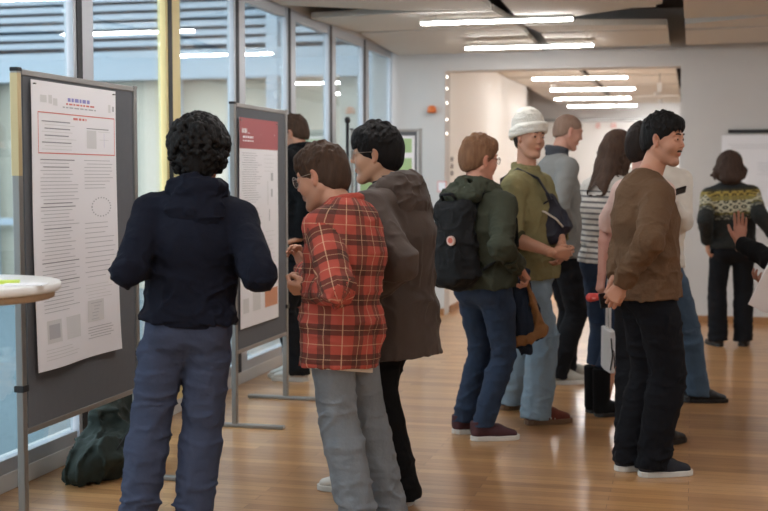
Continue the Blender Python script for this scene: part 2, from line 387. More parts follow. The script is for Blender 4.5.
def hand_grid(h, curl=(20, 30, 20), thumb=0.0, spread=3.0):
    g = Grid((-.075, -.05, -.06), (.085, .215, .125), h)
    g.tube((0, -.035, 0), (0, .018, 0), (.025, .018), (.027, .016), .01, side=(1, 0, 0))
    xs = [.029, .010, -.009, -.027]; ys = [.086, .091, .087, .079]
    for x, y in zip(xs, ys): g.tube((x*.5, .012, 0), (x, y, .002), .014, .0115, .012)
    ln = [(.040, .025, .020), (.044, .029, .021), (.041, .026, .021), (.032, .020, .018)]
    for i in range(4):
        p = np.array([xs[i], ys[i], .002]); an = 0; sx = R(spread*(1.5-i)); r = [.0092, .0085, .0078, .0068][:] if i < 3 else [.008, .0074, .0068, .006]
        for j in range(3):
            an += R(curl[j]*(1+.08*i)); d = np.array([math.sin(sx)*math.cos(an), math.cos(sx)*math.cos(an), math.sin(an)])
            q = p+d*ln[i][j]; g.tube(p, q, r[j], r[j+1], .0035); p = q
    c = thumb; p = [(.018, .018, .004), (.040-.006*c, .046, .010+.012*c), (.052-.022*c, .074, .014+.026*c), (.055-.040*c, .098-.006*c, .016+.034*c)]
    g.tube(p[0], p[1], .0155, .0125, .010); g.tube(p[1], p[2], .0118, .0100, .004); g.tube(p[2], p[3], .0098, .0078, .004)
    return g

SKINM = skin_mat('skin'); EYEW = plain('eye white', (186, 176, 170), .4); 
IRIS = plain('dark iris', (26, 18, 15), .2)
class Fig:
    def __init__(s, foot, ty, H, label, w=1.0, tone=(186, 140, 116), group=None, h=1.0):
        s.root = ground(*foot); s.D = float(s.root[0]*-math.sin(TH)+s.root[1]*math.cos(TH))
        s.rz = TH+R(ty); s.ty = ty; s.H = H; s.k = H/1.75; s.w = w; s.tone = tone; s.h = h*max(1, s.D/6.5)
        s.o = empty('person', s.root, s.rz, label, 'person', group); s.foot = foot
    def L(s, W):
        c, n = math.cos(-s.rz), math.sin(-s.rz); v = A3(W)-s.root; return np.array([v[0]*c-v[1]*n, v[0]*n+v[1]*c, v[2]])
    def J(s, px, py, dd=0.0): return s.L(at(px, py, s.D+dd))
    def VD(s, v):                                   # view-frame direction (right, away, up) -> local
        a = R(-s.ty); return nrm([v[0]*math.cos(a)-v[1]*math.sin(a), v[0]*math.sin(a)+v[1]*math.cos(a), v[2]])
    def reach(s, S, px, py, Ln, sg):                # the point on this line of sight at distance Ln from S
        o = s.L(CO); d = s.J(px, py, 0)-o; T = np.linalg.norm(d); d = d/T; m = o-S; b = m@d; c = m@m-Ln*Ln; q = b*b-c
        t = -b+(sg*math.sqrt(q) if q > 0 else 0)
        if q < 0: print('   reach short', s.o['label'][:30], px, py, round(float(np.linalg.norm(o+d*t-S)), 3), 'want', round(Ln, 3))
        return o+d*t
    def pose(s, pel, nk, head, aL, aR, fL, fR, sw=.178, hw=.088, kf=(0, 0), hs=1.0):
        k = s.k; s.P = s.J(*pel); s.N = s.J(*nk); s.u = nrm(s.N-s.P); x = np.array([1., 0, 0]); s.r = nrm(x-s.u*(x@s.u)); s.f = np.cross(s.u, s.r)
        s.hc = s.J(*head[:3]); s.HM = rotm(head[3]-s.ty, head[4], head[5]); s.hs = hs*k**.5
        s.S = {}; s.E = {}; s.W = {}; s.HD = {}
        for n, sg, a in (('L', -1, aL), ('R', 1, aR)):
            S = s.N-s.u*.078*k+s.r*sg*sw*k*s.w+s.f*a.get('sf', 0); s.S[n] = S
            s.E[n] = s.reach(S, *a['e'][:2], .29*k, a['e'][2]); s.W[n] = s.reach(s.E[n], *a['w'][:2], .26*k, a['w'][2])
            d = s.VD(a['d']) if 'd' in a else nrm(s.W[n]-s.E[n]); pn = s.VD(a['n']); pn = nrm(pn-d*(pn@d))
            s.HD[n] = (d, pn, a.get('curl', (25, 35, 25)), a.get('th', .3))
        s.K = {}; s.A = {}; s.FY = {}; s.HP = {}
        for n, sg, f_ in (('L', -1, fL), ('R', 1, fR)):
            G = s.L(ground(*f_[:2])); A = G+np.array([0, 0, .085*k]); Hp = s.P+np.array([sg*hw*k*s.w, 0, 0]); d = A-Hp; T = np.linalg.norm(d)
            a = .235*s.H; b = .235*s.H
            fy = R(f_[2]-s.ty); fd = np.array([-math.sin(fy), math.cos(fy), 0.]); m = T/(a+b)
            if m > .995: a *= m*1.003; b *= m*1.003
            c = (a*a-b*b+T*T)/(2*T); hgt = math.sqrt(max(a*a-c*c, 0)); n_ = nrm(d); pf = nrm(fd-n_*(fd@n_)); s.K[n] = Hp+n_*c+pf*hgt
            s.A[n] = A; s.FY[n] = fy; s.HP[n] = Hp
            if not .9 < m < 1.08: print('   leg stretch', s.o['label'][:30], n, round(m, 3))
        return s
    def bb(s, pts, m): a = np.array(pts); return a.min(0)-m, a.max(0)+m
    def torso(s, g, e, waist=1.0, hem=None, flare=0.0, k=.03):
        P, N, u, f, r, w, q = s.P, s.N, s.u, s.f, s.r, s.w, s.k; T = N-P
        pts = [P+u*.0, P+T*.30, P+T*.62-f*.010, P+T*.84-f*.014]
        rad = [(.158*w, .112), (.146*w*waist, .103), (.166*w, .118), (.138*w, .094)]; rad = [(a*q+e, b*q+e) for a, b in rad]
        if hem is not None: pts = [P-u*hem]+pts; rad = [(rad[0][0]+flare, rad[0][1]+flare)]+rad
        for i in range(len(pts)-1): g.tube(pts[i], pts[i+1], rad[i], rad[i+1], k, side=r)
        for n in 'LR':
            g.tube(P+T*.84, s.S[n]-u*.006, .062*q+e*.8, .046*q+e*.7, .035)
            g.tube(N-u*.004-f*.01, s.S[n]+u*.000, .042*q+e*.5, .038*q+e*.6, .035)
        return g
    def body(s):
        q = s.k; al = [s.P, s.N, s.hc]+[d[n] for d in (s.S, s.E, s.W, s.K, s.A) for n in 'LR']; lo, hi = s.bb(al, .18)
        g = Grid(lo, hi, .0085*s.h); s.torso(g, -.006)
        hb = s.hc+s.HM@(A3((0, -.022, -.055))*s.hs); g.tube(s.N-s.u*.03, hb, .060*q, .052*q, .02)
        for n in 'LR':
            g.tube(s.S[n], s.E[n], .048*q, .039*q, .03); m = s.E[n]+(s.W[n]-s.E[n])*.3; g.tube(s.E[n], m, .039*q, .040*q, .01); g.tube(m, s.W[n], .040*q, .0245*q, .01)
            g.tube(s.HP[n], s.K[n], .082*q, .052*q, .03); m = s.K[n]+(s.A[n]-s.K[n])*.3; g.tube(s.K[n], m, .052*q, .052*q, .01); g.tube(m, s.A[n], .052*q, .034*q, .01)
            fd = np.array([-math.sin(s.FY[n]), math.cos(s.FY[n]), 0]); g.tube(s.A[n]-np.array([0, 0, .03]), s.A[n]+fd*.11+np.array([0, 0, -.055]), .032*q, .022*q, .02)
        parts = [g.mesh()]
        hg = head_grid(.0031*s.h, None); hb2 = s.HM.T@(s.N-s.u*.01-s.hc)/s.hs; hg.tube(hb2+nrm(A3((0,-.022,-.055))-hb2)*.03, (0, -.022, -.055), .056, .050, .02)
        v, f = hg.mesh(); nb = len(parts[0][0]); tone = np.array(lin(s.tone))
        cols = [np.tile(tone, (nb, 1))]; c = np.tile(tone, (len(v), 1))
        lip = np.exp(-((v[:, 0]/.021)**4+((v[:, 2]+.061)/.0085)**4))*(v[:, 1] > .082); lc = np.array(lin((min(255, s.tone[0]-14), s.tone[1]-44, s.tone[2]-34)))
        c = c+(lc-c)*lip[:, None]*.8
        red = (np.abs(v[:, 0]) > .078)*.35+np.exp(-(((v[:, 0])/.016)**2+((v[:, 2]+.02)/.02)**2))*(v[:, 1] > .09)*.35
        rc = np.array(lin((s.tone[0], s.tone[1]-24, s.tone[2]-22))); c = c+(rc-c)*red[:, None]
        if getattr(s, 'stubble', 0):
            sg_ = lambda t: 1/(1+np.exp(-t)); sb = sg_((-.040-v[:, 2])/.006)*sg_((v[:, 1]-.028)/.007)*sg_((v[:, 2]+.118)/.004)*(1-lip)*s.stubble; c = c+(np.array(lin((96, 76, 64)))-c)*sb[:, None]
        parts.append((xf(v*s.hs, s.HM, s.hc), f)); cols.append(c)
        for n in 'LR':
            d, pn, cu, th = s.HD[n]; t = np.cross(d, pn) if n == 'R' else np.cross(pn, d)
            v, f = hand_grid(.0036*s.h, cu, th).mesh(); M = np.stack([t, d, pn], 1)
            if np.linalg.det(M) < 0: f = f[:, ::-1]
            parts.append((xf(v*q*.98, M, s.W[n]), f)); cols.append(np.tile(tone, (len(v), 1)))
        V, Q = join(parts); s.bo = link('body', fast_mesh('body', V, Q, col=np.concatenate(cols)), SKINM, s.o)
        for sg in (-1, 1):
            s.part_head_sphere('eye', (sg*.0300, .0735, .009), .0124)
        return s
    def hp(s, p): return xf(A3(p)*s.hs, s.HM, s.hc)
    def part_head_sphere(s, name, c, r): sphere_part(name, s.hp(c), r*s.hs, s.HM[:, 1], [EYEW, IRIS], s.o)
    def brows(s, m, t=.0032):
        for sg in (-1, 1):
            mb = MB(); mb.tube([s.hp(p) for p in ((sg*.013, .0880, .0315), (sg*.030, .0840, .0355), (sg*.046, .070, .0310))], [t*.9, t*1.1, t*.6], 6); mb.build('eyebrow', m, s.o)
        return s
    def hair(s, st, m, **a):
        v, q = hair_grid(st, (.0042 if not a.get('curl') else .0036)*s.h, a).mesh()
        s.ho = link('hair', fast_mesh('hair', xf(v*s.hs, s.HM, s.hc), q), m, s.o); return s
    def beard(s, m, chin=True):
        g = Grid((-.06, .03, -.13), (.06, .13, -.02), .0032*s.h)
        g.path([(-.025, .078, -.051), (-.012, .0865, -.046), (0, .088, -.045), (.012, .0865, -.046), (.025, .078, -.051)], [.0026, .0046, .0044, .0046, .0026], .004)
        if chin: g.ell((0, .080, -.092), (.015, .011, .012), .004)
        v, q = g.mesh(); link('facial_hair', fast_mesh('facial_hair', xf(v*s.hs, s.HM, s.hc), q), m, s.o); return s
    def glasses(s, m, rnd=.021):
        mb = MB()
        for sg in (-1, 1):
            pts = [s.hp((sg*.032+rnd*1.12*math.cos(a), .098-.004*abs(math.cos(a)), .006+rnd*math.sin(a))) for a in np.linspace(0, 2*PI, 19)]
            mb.tube(pts, .0014, 6); mb.tube([s.hp(p) for p in ((sg*.055, .095, .012), (sg*.074, .055, .013), (sg*.082, .0, .012))], .0013, 6)
        mb.tube([s.hp(p) for p in ((-.010, .100, .010), (0, .103, .012), (.010, .100, .010))], .0014, 6)
        g = mb.build('glasses', m, s.o)
        for sg in (-1, 1):
            l = MB(); c = [s.hp((sg*.032+rnd*1.08*math.cos(a), .098-.004*abs(math.cos(a)), .006+rnd*.97*math.sin(a))) for a in np.linspace(0, 2*PI, 17)[:-1]]
            off = s.HM[:, 1]*.0012; l.add(c+[p-off for p in c], [tuple(range(16)), tuple(range(16, 32))[::-1]]+[(i, (i+1) % 16, 16+(i+1) % 16, 16+i) for i in range(16)])
            l.build('lens', LENS, g)
        return s
    def trousers(s, m, e=.016, hemr=.068, kneer=.072, hem=.045, amp=.007, drop=0, thigh=.098):
        q = s.k; lo, hi = s.bb([s.P, s.P+s.u*.16]+[d[n] for d in (s.K, s.A) for n in 'LR'], .22); g = Grid(lo, hi, .0072*s.h)
        P, u, w = s.P, s.u, s.w; r0 = (.158*w*q+e*.7, .114*q+e*.7)
        g.tube(P-u*.02, P+u*.13, r0, (.146*w*q+e*.4, .104*q+e*.4), .03, side=s.r, cut=(P+u*.13, u))
        for n, sg in (('L', -1), ('R', 1)):
            g.ell(s.HP[n]-np.array([0, .045*q, .045*q]), (.078*q*w, .072*q, .09*q), .04)
            K, A = s.K[n], s.A[n]; mid = s.HP[n]+(K-s.HP[n])*.35
            g.tube(s.HP[n]-np.array([sg*.006, 0, .02]), mid, thigh*.84*q*min(1, s.w), thigh*.93*q, .035); g.tube(mid, K, thigh*.93*q, kneer*q, .012); end = A+np.array([0, 0, hem-.085*q])
            cf = s.K[n]+(A-s.K[n])*.3; g.tube(K, cf, kneer*q, (kneer+.002)*q, .008); g.tube(cf, end, (kneer+.002)*q, hemr*q, .012, cut=(end, (0, 0, -1)))
        zk = (s.K['L'][2]+s.K['R'][2])/2
        wh = lambda x, y, z: .35+1.0*np.exp(-((z-.13)/.13)**2)+.7*np.exp(-((z-zk)/.12)**2)+.35*np.exp(-((z-s.P[2]+.16)/.08)**2)-.3*np.exp(-((z-s.P[2]-.02)/.08)**2)
        g.folds(amp, (7, 7, 15), s.D*3.1+s.root[0], where=wh)
        v, f = g.mesh(); s.tr = link('trousers', fast_mesh('trousers', v, f), m, s.o); return s
    def top(s, name, m, e=.022, waist=1.0, hem=.10, flare=.0, cuff=1.0, amp=.008, neck=.052, fr=(9, 9, 13), up=.0, cuffr=0.0, arms='LR', h=.0068, extra=None):
        q = s.k; lo, hi = s.bb([s.P-s.u*hem, s.N]+[d[n] for d in (s.S, s.E, s.W) for n in 'LR'], .17); g = Grid(lo, hi, h*s.h)
        s.torso(g, e, waist, hem, flare); g.cutp(s.P-s.u*hem, -s.u)
        if True:
            for n, sg in (('L', -1), ('R', 1)): g.ell(s.HP[n]-np.array([0, .045*q, .045*q]), (.078*q*s.w+e*.5, .072*q+e*.75, (.10 if hem > .1 else .085)*q+e*.5), .05)
            g.cutp(s.P-s.u*hem, -s.u)
        for n in arms:
            S, E, W = s.S[n], s.E[n], s.W[n]; (g.tube(S, E, (.049*q+e*.82), (.040*q+e*.8), .024) if cuff >= .1 else 0)
            if cuff < .1: end = S+(E-S)*.9; g.d = g.d; g.tube(S, end, (.049*q+e*.82), (.040*q+e), .024, cut=(end, E-S)); continue
            end = E+(W-E)*cuff; g.tube(E, end, (.040*q+e*.8), (.030+.012*(1-cuff))*q+e*.55+cuffr, .018, cut=(end, W-E))
        hb = s.hp((0, -.022, -.055)); g.tube(s.N+s.u*up, hb+(hb-s.N)*.3, neck*q, neck*q*1.02, .006, mode='s')
        el = [s.E[n] for n in arms]
        def wh(x, y, z):
            b = .45+.6*np.exp(-((z-s.P[2]-.07)/.10)**2)
            for p in el: b = b+.45*np.exp(-((x-p[0])**2+(y-p[1])**2+(z-p[2])**2)/.01)
            return np.minimum(b, 1.5)
        g.folds(amp, fr, s.D*2.3+s.root[1], where=wh)
        v, f = g.mesh(); c = v[f]; ce = c.mean(1)
        segs = [(s.P-s.u*hem, s.N, .16, s.r, s.f)]
        for n in arms:
            for a, b in ((s.S[n], s.E[n]), (s.E[n], s.W[n])):
                ax = nrm(b-a); rr = nrm(np.cross(s.f, ax)) if abs(ax@s.f) < .9 else nrm(np.cross(s.r, ax)); segs.append((a, b, .052, rr, np.cross(ax, rr)))
        ds = []
        for i, (a, b, r0, _, _) in enumerate(segs):
            t = np.clip(((ce-a)@(b-a))/((b-a)@(b-a)), 0, 1); d_ = np.linalg.norm(ce-a-t[:, None]*(b-a), axis=1); ds.append(d_/(r0 if i else .165))
        lab = np.argmin(np.stack(ds), 0); uv = np.zeros((len(f), 4, 2)); base = 0
        for i, (a, b, r0, rr, ff) in enumerate(segs):
            m_ = lab == i
            if not m_.any(): continue
            qv = c[m_]-a; ax = nrm(b-a); ang = np.arctan2(qv@rr, -(qv@ff)); ref = ang[:, :1]; ang = ref+(ang-ref+PI) % (2*PI)-PI
            uv[m_, :, 0] = ang*(.155 if i == 0 else .058)*s.w; off = (s.P-s.u*hem)[2] if i == 0 else 0
            if i == 0: uv[m_, :, 1] = qv@ax+off
            else: uv[m_, :, 1] = s.N[2]-.06-(qv@ax)-(0 if (i % 2) else .29*q)
        s.tp = link(name, fast_mesh(name, v, f, uv=uv), m, s.o); return s
    def neckring(s, name, m, rr=.018, rad=(.074, .070), up=.012, tilt=.03, k=.01, z2=0.0, parent=None):
        c = s.N+s.u*up; g = Grid(*s.bb([c], .17), .005*s.h); n = 18
        pts = [c+s.r*rad[0]*s.k*math.sin(a)+s.f*rad[1]*s.k*-math.cos(a)+s.u*(tilt*math.cos(a)*.5+tilt*.3) for a in np.linspace(0, 2*PI, n+1)]
        g.path(pts, rr, k)
        if z2: g.path([p+s.u*z2 for p in pts], rr*.9, rr)
        g.folds(.003, (14, 14, 20), s.D)
        v, f = g.mesh(); return link(name, fast_mesh(name, v, f), m, parent or s.o)
    def hood(s, m, w=.115, dep=.045, ln=.085, dn=.075, back=.10, rr=.028, point=0.0, open_=True, name='hood'):
        c = s.N; g = Grid(*s.bb([c], .30), .0058*s.h); q = s.k; n = 16
        pts = [c+s.r*.092*q*math.sin(a)-s.f*(.088*q*math.cos(a)+.005)+s.u*(.012+.030*math.cos(a)) for a in np.linspace(0, 2*PI, n+1)]
        rs = [rr*(1.15+.25*math.cos(a)) for a in np.linspace(0, 2*PI, n+1)]; g.path(pts, rs, .025)
        B = s.VD((0, 0, 1)); M = np.stack([s.r, s.f, s.u], 1)
        cc = c-s.f*back-s.u*dn; g.ell(cc, (w*q, dep, ln), .04, M)
        if point: g.tube(cc, cc-s.u*ln*1.0-s.f*.005, (w*.6, dep*.8), (.03, .02), .03, side=s.r)
        g.ell(c-s.f*(back-.035)+s.u*.035, (w*.55, .028, .035), .03, M, 's')
        g.folds(.009, (11, 11, 16), s.D*1.7)
        v, f = g.mesh(); return link(name, fast_mesh(name, v, f), m, s.o)
    def shoes(s, mu, ms, sc=1.0, boot=0.0, label=None, stripe=None, name='shoe', sole=.026, wide=1.0):
        for n in 'LR':
            q = s.k*sc; G = s.A[n].copy(); G[2] = 0; M = rotm(math.degrees(s.FY[n])); T = lambda v: xf(v*q, M, G); h = .0048*s.h
            g = Grid((-.075, -.10, -.01), (.075, .24, .14+boot), h)
            g.tube((0, -.015, .052), (0, .08, .046), (.037*wide, .044), (.043*wide, .038), .02, side=(1, 0, 0)); g.tube((0, .08, .044), (0, .165, .030), (.044*wide, .036), (.036*wide, .022), .02, side=(1, 0, 0))
            g.tube((0, -.02, .05), (0, -.018, .105+boot), .041*wide, (.043+boot*.08), .02); g.cutp((0, 0, .105+boot), (0, -.1, 1)); g.cutp((0, 0, sole*.75), (0, 0, -1))
            if not boot: g.tube((0, -.014, .075), (0, -.012, .16), .031, .034, .004, mode='s')
            v, f = g.mesh(); so = link(name, fast_mesh(name, T(v), f), mu, s.o)
            if label: so['label'] = label
            mb = MB(); pr = [(.0, -.062), (.026, -.055), (.040, -.03), (.041, .02), (.046, .08), (.047, .12), (.040, .165), (.024, .193), (.0, .202)]
            pr = [(x*wide, y) for x, y in pr]; poly = pr+[(-x, y) for x, y in pr[-2:0:-1]]
            poly = [tuple(T(np.array([[x, y, 0]]))[0][:2]) for x, y in poly]; mb.prism(poly, 0.0, sole*q); mb.build('sole', ms, so, .004)
            if stripe:
                for j, yy in enumerate((.045, .065, .085)):
                    for sg in (-1, 1):
                        st = MB(); st.tube([T(np.array([p]))[0] for p in ((sg*.044, yy, .030), (sg*.043, yy-.010, .055), (sg*.028, yy-.018, .078))], [.0045, .0045, .004], 6); st.build('side_stripe', stripe, so)
            if not boot:
                lc = MB()
                for j in range(4):
                    y = .055+.018*j; z = .083-.009*j; lc.tube([T(np.array([p]))[0] for p in ((-.020, y, z-.004), (0, y+.003, z+.003), (.020, y, z-.004))], .0028, 6)
                lc.build('laces', ms if not stripe else stripe, so)
        return s
LENS, nt_, b_ = mat('spectacle lens'); b_.inputs['Alpha'].default_value = .12; b_.inputs['Roughness'].default_value = .05
# ------------------------------------------------------------------ the room
W_X = -3.06; FAR = 12.63
def floor_mat():
    m, nt, b = mat('oak strip parquet'); L = nt.links; tc = N(nt, 'ShaderNodeTexCoord')
    br = N(nt, 'ShaderNodeTexBrick', offset=.37, squash=1.0); br.inputs['Scale'].default_value = 1.0
    br.inputs['Brick Width'].default_value = .95; br.inputs['Row Height'].default_value = .075; br.inputs['Mortar Size'].default_value = .0012
    br.inputs['Color1'].default_value = (0, 0, 0, 1); br.inputs['Color2'].default_value = (1, 1, 1, 1); br.inputs['Mortar'].default_value = (0, 0, 0, 1)
    br.inputs['Bias'].default_value = 0; L.new(tc.outputs['Object'], br.inputs['Vector'])
    mp = N(nt, 'ShaderNodeMapping'); mp.inputs['Scale'].default_value = (1.2, 16, 1); L.new(tc.outputs['Object'], mp.inputs['Vector'])
    n = N(nt, 'ShaderNodeTexNoise', _Scale=3.0, _Detail=5.0); L.new(mp.outputs[0], n.inputs['Vector'])
    a = N(nt, 'ShaderNodeMix', data_type='FLOAT'); a.inputs['Factor'].default_value = .6; L.new(br.outputs['Color'], a.inputs['A']); L.new(n.outputs['Fac'], a.inputs['B'])
    cr = N(nt, 'ShaderNodeValToRGB'); e = cr.color_ramp.elements
    e[0].position = .15; e[0].color = lin((150, 104, 64)); e[1].position = .85; e[1].color = lin((208, 160, 108)); L.new(a.outputs['Result'], cr.inputs[0])
    mo = mixc(nt, cr.outputs[0], lin((110, 72, 44)), br.outputs['Fac']); L.new(mo, b.inputs['Base Color'])
    b.inputs['Roughness'].default_value = .30; b.inputs['Specular IOR Level'].default_value = .5
    b.inputs['Coat Weight'].default_value = .35; b.inputs['Coat Roughness'].default_value = .16
    return m
M_FLOOR = floor_mat()
M_WALL = plain('painted wall', (206, 203, 200), .75, noise=.02); M_WHITE = plain('bright white wall', (242, 240, 236), .7, noise=.015)
M_CEIL = plain('dark ceiling void', (70, 66, 62), .9, noise=.4, nscale=3); M_PANEL = plain('acoustic panel', (210, 204, 194), .9, noise=.03)
M_FRAME = plain('aluminium window frame', (186, 190, 196), .45, .35); M_GASKET = plain('black window gasket', (34, 38, 44), .6)
M_YEL = plain('cream yellow painted post', (246, 226, 160), .5); M_SKIRT = plain('oak skirting', (168, 120, 78), .5, noise=.1)  # yellow of the window frame is warm reflected light put into its colour
M_GREY = plain('grey felt', (98, 100, 104), .95, noise=.06, nscale=30, bump=.2, bscale=300); M_ALU = plain('brushed aluminium', (150, 148, 145), .42, .8); M_WARMLIT = plain('brass coloured rail', (204, 184, 142), .4, .6)
M_BLACK = plain('black plastic', (24, 24, 26), .5); M_PAPER = plain('white paper', (244, 243, 246), .55, noise=.01)
M_TXT = plain('grey print', (190, 190, 194), .7); M_TXT2 = plain('dark print', (150, 150, 156), .7); M_RED = plain('red rule', (220, 134, 130), .7); M_BLUE = plain('blue heading', (156, 154, 212), .7)
M_LGR = plain('pale print', (222, 222, 222), .7); M_HEAD = plain('dark red header', (168, 76, 80), .5); M_ORG = plain('orange print', (214, 150, 116), .6); M_GRN = plain('pale green print', (176, 206, 150), .6)
M_TUBE = emit('tube light', (251, 250, 250), 32.0); M_CASE = plain('lamp housing', (210, 208, 204), .5)
M_SILL = plain('white sill', (214, 214, 212), .5)
def glass_mat():
    m, nt, b = mat('window glass'); L = nt.links; out = [n for n in nt.nodes if n.type == 'OUTPUT_MATERIAL'][0]
    tr = N(nt, 'ShaderNodeBsdfTransparent'); tr.inputs[0].default_value = (.86, .93, .95, 1); gl = N(nt, 'ShaderNodeBsdfGlossy'); gl.inputs['Roughness'].default_value = .02
    lw = N(nt, 'ShaderNodeLayerWeight'); pw = N(nt, 'ShaderNodeMath', operation='POWER'); pw.inputs[1].default_value = 3.0; L.new(lw.outputs['Facing'], pw.inputs[0])
    fr = N(nt, 'ShaderNodeMath', operation='MULTIPLY_ADD'); fr.inputs[1].default_value = .75; fr.inputs[2].default_value = .11; L.new(pw.outputs[0], fr.inputs[0]); mx = N(nt, 'ShaderNodeMixShader')
    L.new(fr.outputs[0], mx.inputs[0]); L.new(tr.outputs[0], mx.inputs[1]); L.new(gl.outputs[0], mx.inputs[2]); L.new(mx.outputs[0], out.inputs['Surface']); return m
M_GLASS = glass_mat()

struct('floor', MB().box((-3.3, -5, -.1), (5.5, 26, 0)), M_FLOOR)
struct('ceiling', MB().box((-3.3, -5, 3.12), (5.5, 26, 3.25)), M_CEIL)
struct('wall_right', MB().box((4.6, -5, 0), (4.8, FAR, 3.12)), M_WALL)
struct('wall_back', MB().box((-3.3, -5.2, 0), (4.8, -5, 3.12)), M_WALL)
fw = MB(); fw.box((-3.3, FAR, 0), (-2.52, FAR+.28, 3.12)); fw.box((-2.52, FAR, 2.548), (-.138, FAR+.28, 3.12)); fw.box((-.138, FAR, 0), (4.6, FAR+.28, 3.12))
struct('wall_far', fw, M_WALL)
struct('wall_corridor_left', MB().box((-2.66, FAR+.28, 0), (-2.522, 19.1, 3.12)), M_WHITE)
struct('wall_corridor_right', MB().box((.55, FAR+.28, 0), (.7, 24.3, 3.12)), M_WHITE)
struct('wall_corridor_recess', MB().box((-3.3, 19.1, 0), (-3.1, 24.3, 3.12)).box((-3.1, 19.0, 0), (-2.66, 19.1, 3.12)), M_WALL)
struct('wall_corridor_end', MB().box((-3.3, 24.0, 0), (.7, 24.3, 2.5)), M_WHITE)
struct('wall_corridor_head', MB().box((-3.3, 24.0, 2.56), (.7, 24.3, 3.12)), M_WALL)
struct('trim_1', MB().box((-3.1, 23.95, 2.5), (.55, 24.3, 2.56)), M_ALU)
struct('baseboard_far', MB().box((-.138, FAR-.018, 0), (4.6, FAR, .07)).box((-3.06, FAR-.018, 0), (-2.52, FAR, .07)), M_SKIRT)
struct('baseboard_corridor', MB().box((-2.52, FAR+.28, 0), (-2.505, 19.1, .07)).box((-3.1, 23.98, 0), (.55, 24.0, .07)), M_SKIRT)
# window wall: curb, head beam, seven bays
struct('trim_2', MB().box((-3.3, -5, 0), (W_X, FAR, .085)), M_SILL, .004)
struct('wall_left', MB().box((-3.3, -5, 2.76), (W_X, FAR, 3.12)), M_WALL)
ms_ = [5.79+1.13*k for k in range(-9, 7)]
for i, y in enumerate(ms_):
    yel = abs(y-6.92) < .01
    n = 'window_%d' % (i+1); y1 = ms_[i+1] if i+1 < len(ms_) else FAR
    if y1-y < .2: continue
    fr = MB(); x0, x1 = -3.115, W_X-.004
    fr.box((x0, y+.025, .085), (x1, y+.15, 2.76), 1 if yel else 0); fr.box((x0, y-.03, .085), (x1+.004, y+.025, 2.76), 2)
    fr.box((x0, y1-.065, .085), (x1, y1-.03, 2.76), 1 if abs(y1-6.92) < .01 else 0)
    fr.box((x0, y+.15, .085), (x1, y1-.09, .15)); fr.box((x0, y+.15, 2.68), (x1, y1-.09, 2.76))
    w = tag(fr.build(n, [M_FRAME, M_YEL, M_GASKET]), kind='structure')
    MB().box((-3.100, y+.14, .14), (-3.088, y1-.09, 2.68)).build('window_pane', M_GLASS, w)
# courtyard seen through the glass
M_COURT = plain('courtyard paving', (112, 130, 138), .6, noise=.08); M_FAC = plain('facade render', (202, 194, 176), .8); M_FRB = plain('pale blue facade frame', (184, 194, 204), .5)
M_SLAT = plain('blind slat', (184, 192, 202), .5); M_SHADE = plain('dark facade glass', (104, 116, 130), .2); M_ROOMY = plain('room beyond facade', (178, 176, 160), .8, noise=.15, nscale=1.2)
struct('ground_courtyard', MB().box((-40, -20, -.35), (-3.3, 40, -.15)), M_COURT)
fb = empty('facade_building', (-12, 16, -.15), 0, 'wing across the courtyard with pale blue frames and horizontal blinds behind the window panes', 'building')
B = lambda mb, n, m: mb.build(n, m, fb)
B(MB().box((-10, .6, 0), (8.3, .9, 9)), 'wall', M_ROOMY)
for j in range(13):
    x = -9.6+1.45*j; B(MB().box((x, -.08, 0), (x+.16, .1, 9)), 'mullion', M_FRB)
B(MB().box((-10, -.06, 2.95), (8.3, .12, 3.35)), 'band', M_FRB)
B(MB().box((-10, -.02, .9), (8.3, .06, 1.0)), 'band', M_FRB)
B(MB().box((-10, .25, 3.35), (8.3, .3, 9)), 'upper_glass', M_SHADE)
B(MB().box((-10, .2, 0), (8.3, .25, 2.95)), 'lower_panel', M_FAC)
for j in range(12):
    x = -9.44+1.45*j; bl = MB()
    nsl = 22
    for k in range(nsl):
        z = 3.42+.125*k
        bl.box((x+.02, -.03, z), (x+1.27, .06, z+.075))
    B(bl, 'blind', M_SLAT)
# ceiling rafts: rows between the service gaps, with one wide wedge-shaped opening
def raft(poly, za, zb, lab, grp='acoustic ceiling panels'):
    cx = sum(p[0] for p in poly)/len(poly); cy = sum(p[1] for p in poly)/len(poly); ya = min(p[1] for p in poly); yb = max(p[1] for p in poly)
    zf = lambda t: (lambda x, y: t+za+(zb-za)*(y+cy-ya)/(yb-ya))
    o = MB().prism([(p[0]-cx, p[1]-cy) for p in poly], zf(0), zf(.05)).build('ceiling_panel', M_PANEL); o.location = (cx, cy, 0); tag(o, lab, 'ceiling panel', grp)
ordn = ['nearest the far wall', 'second from the far wall', 'third from the far wall', 'fourth from the far wall', 'fifth from the far wall', 'sixth from the far wall', 'seventh from the far wall', 'eighth from the far wall', 'ninth from the far wall']
near = [(-3.5, -1.3), (-1.2, 1.0), (1.1, 3.3), (3.4, 5.5), (5.6, 7.5)]
def row(nm, x0, x1, z, far):
    ps = [[(x0, a), (x1, a), (x1, b), (x0, b)] for a, b in near]+far
    for i, p in enumerate(ps): raft(p, z+(.04 if i % 2 else -.02), z+(-.02 if i % 2 else .04), 'pale acoustic ceiling panel in the %s row, %s' % (nm, ordn[len(ps)-1-i]))
row('window side', -3.02, -1.53, 2.74, [[(-3.02, 7.6), (-1.51, 7.6), (-1.51, 9.35), (-2.1, 9.30), (-3.02, 8.85)], [(-3.02, 9.6), (-2.1, 9.36), (-1.51, 9.42), (-1.51, 10.9), (-3.02, 11.0)], [(-3.02, 11.08), (-1.51, 10.94), (-1.51, 12.6), (-3.02, 12.6)]])
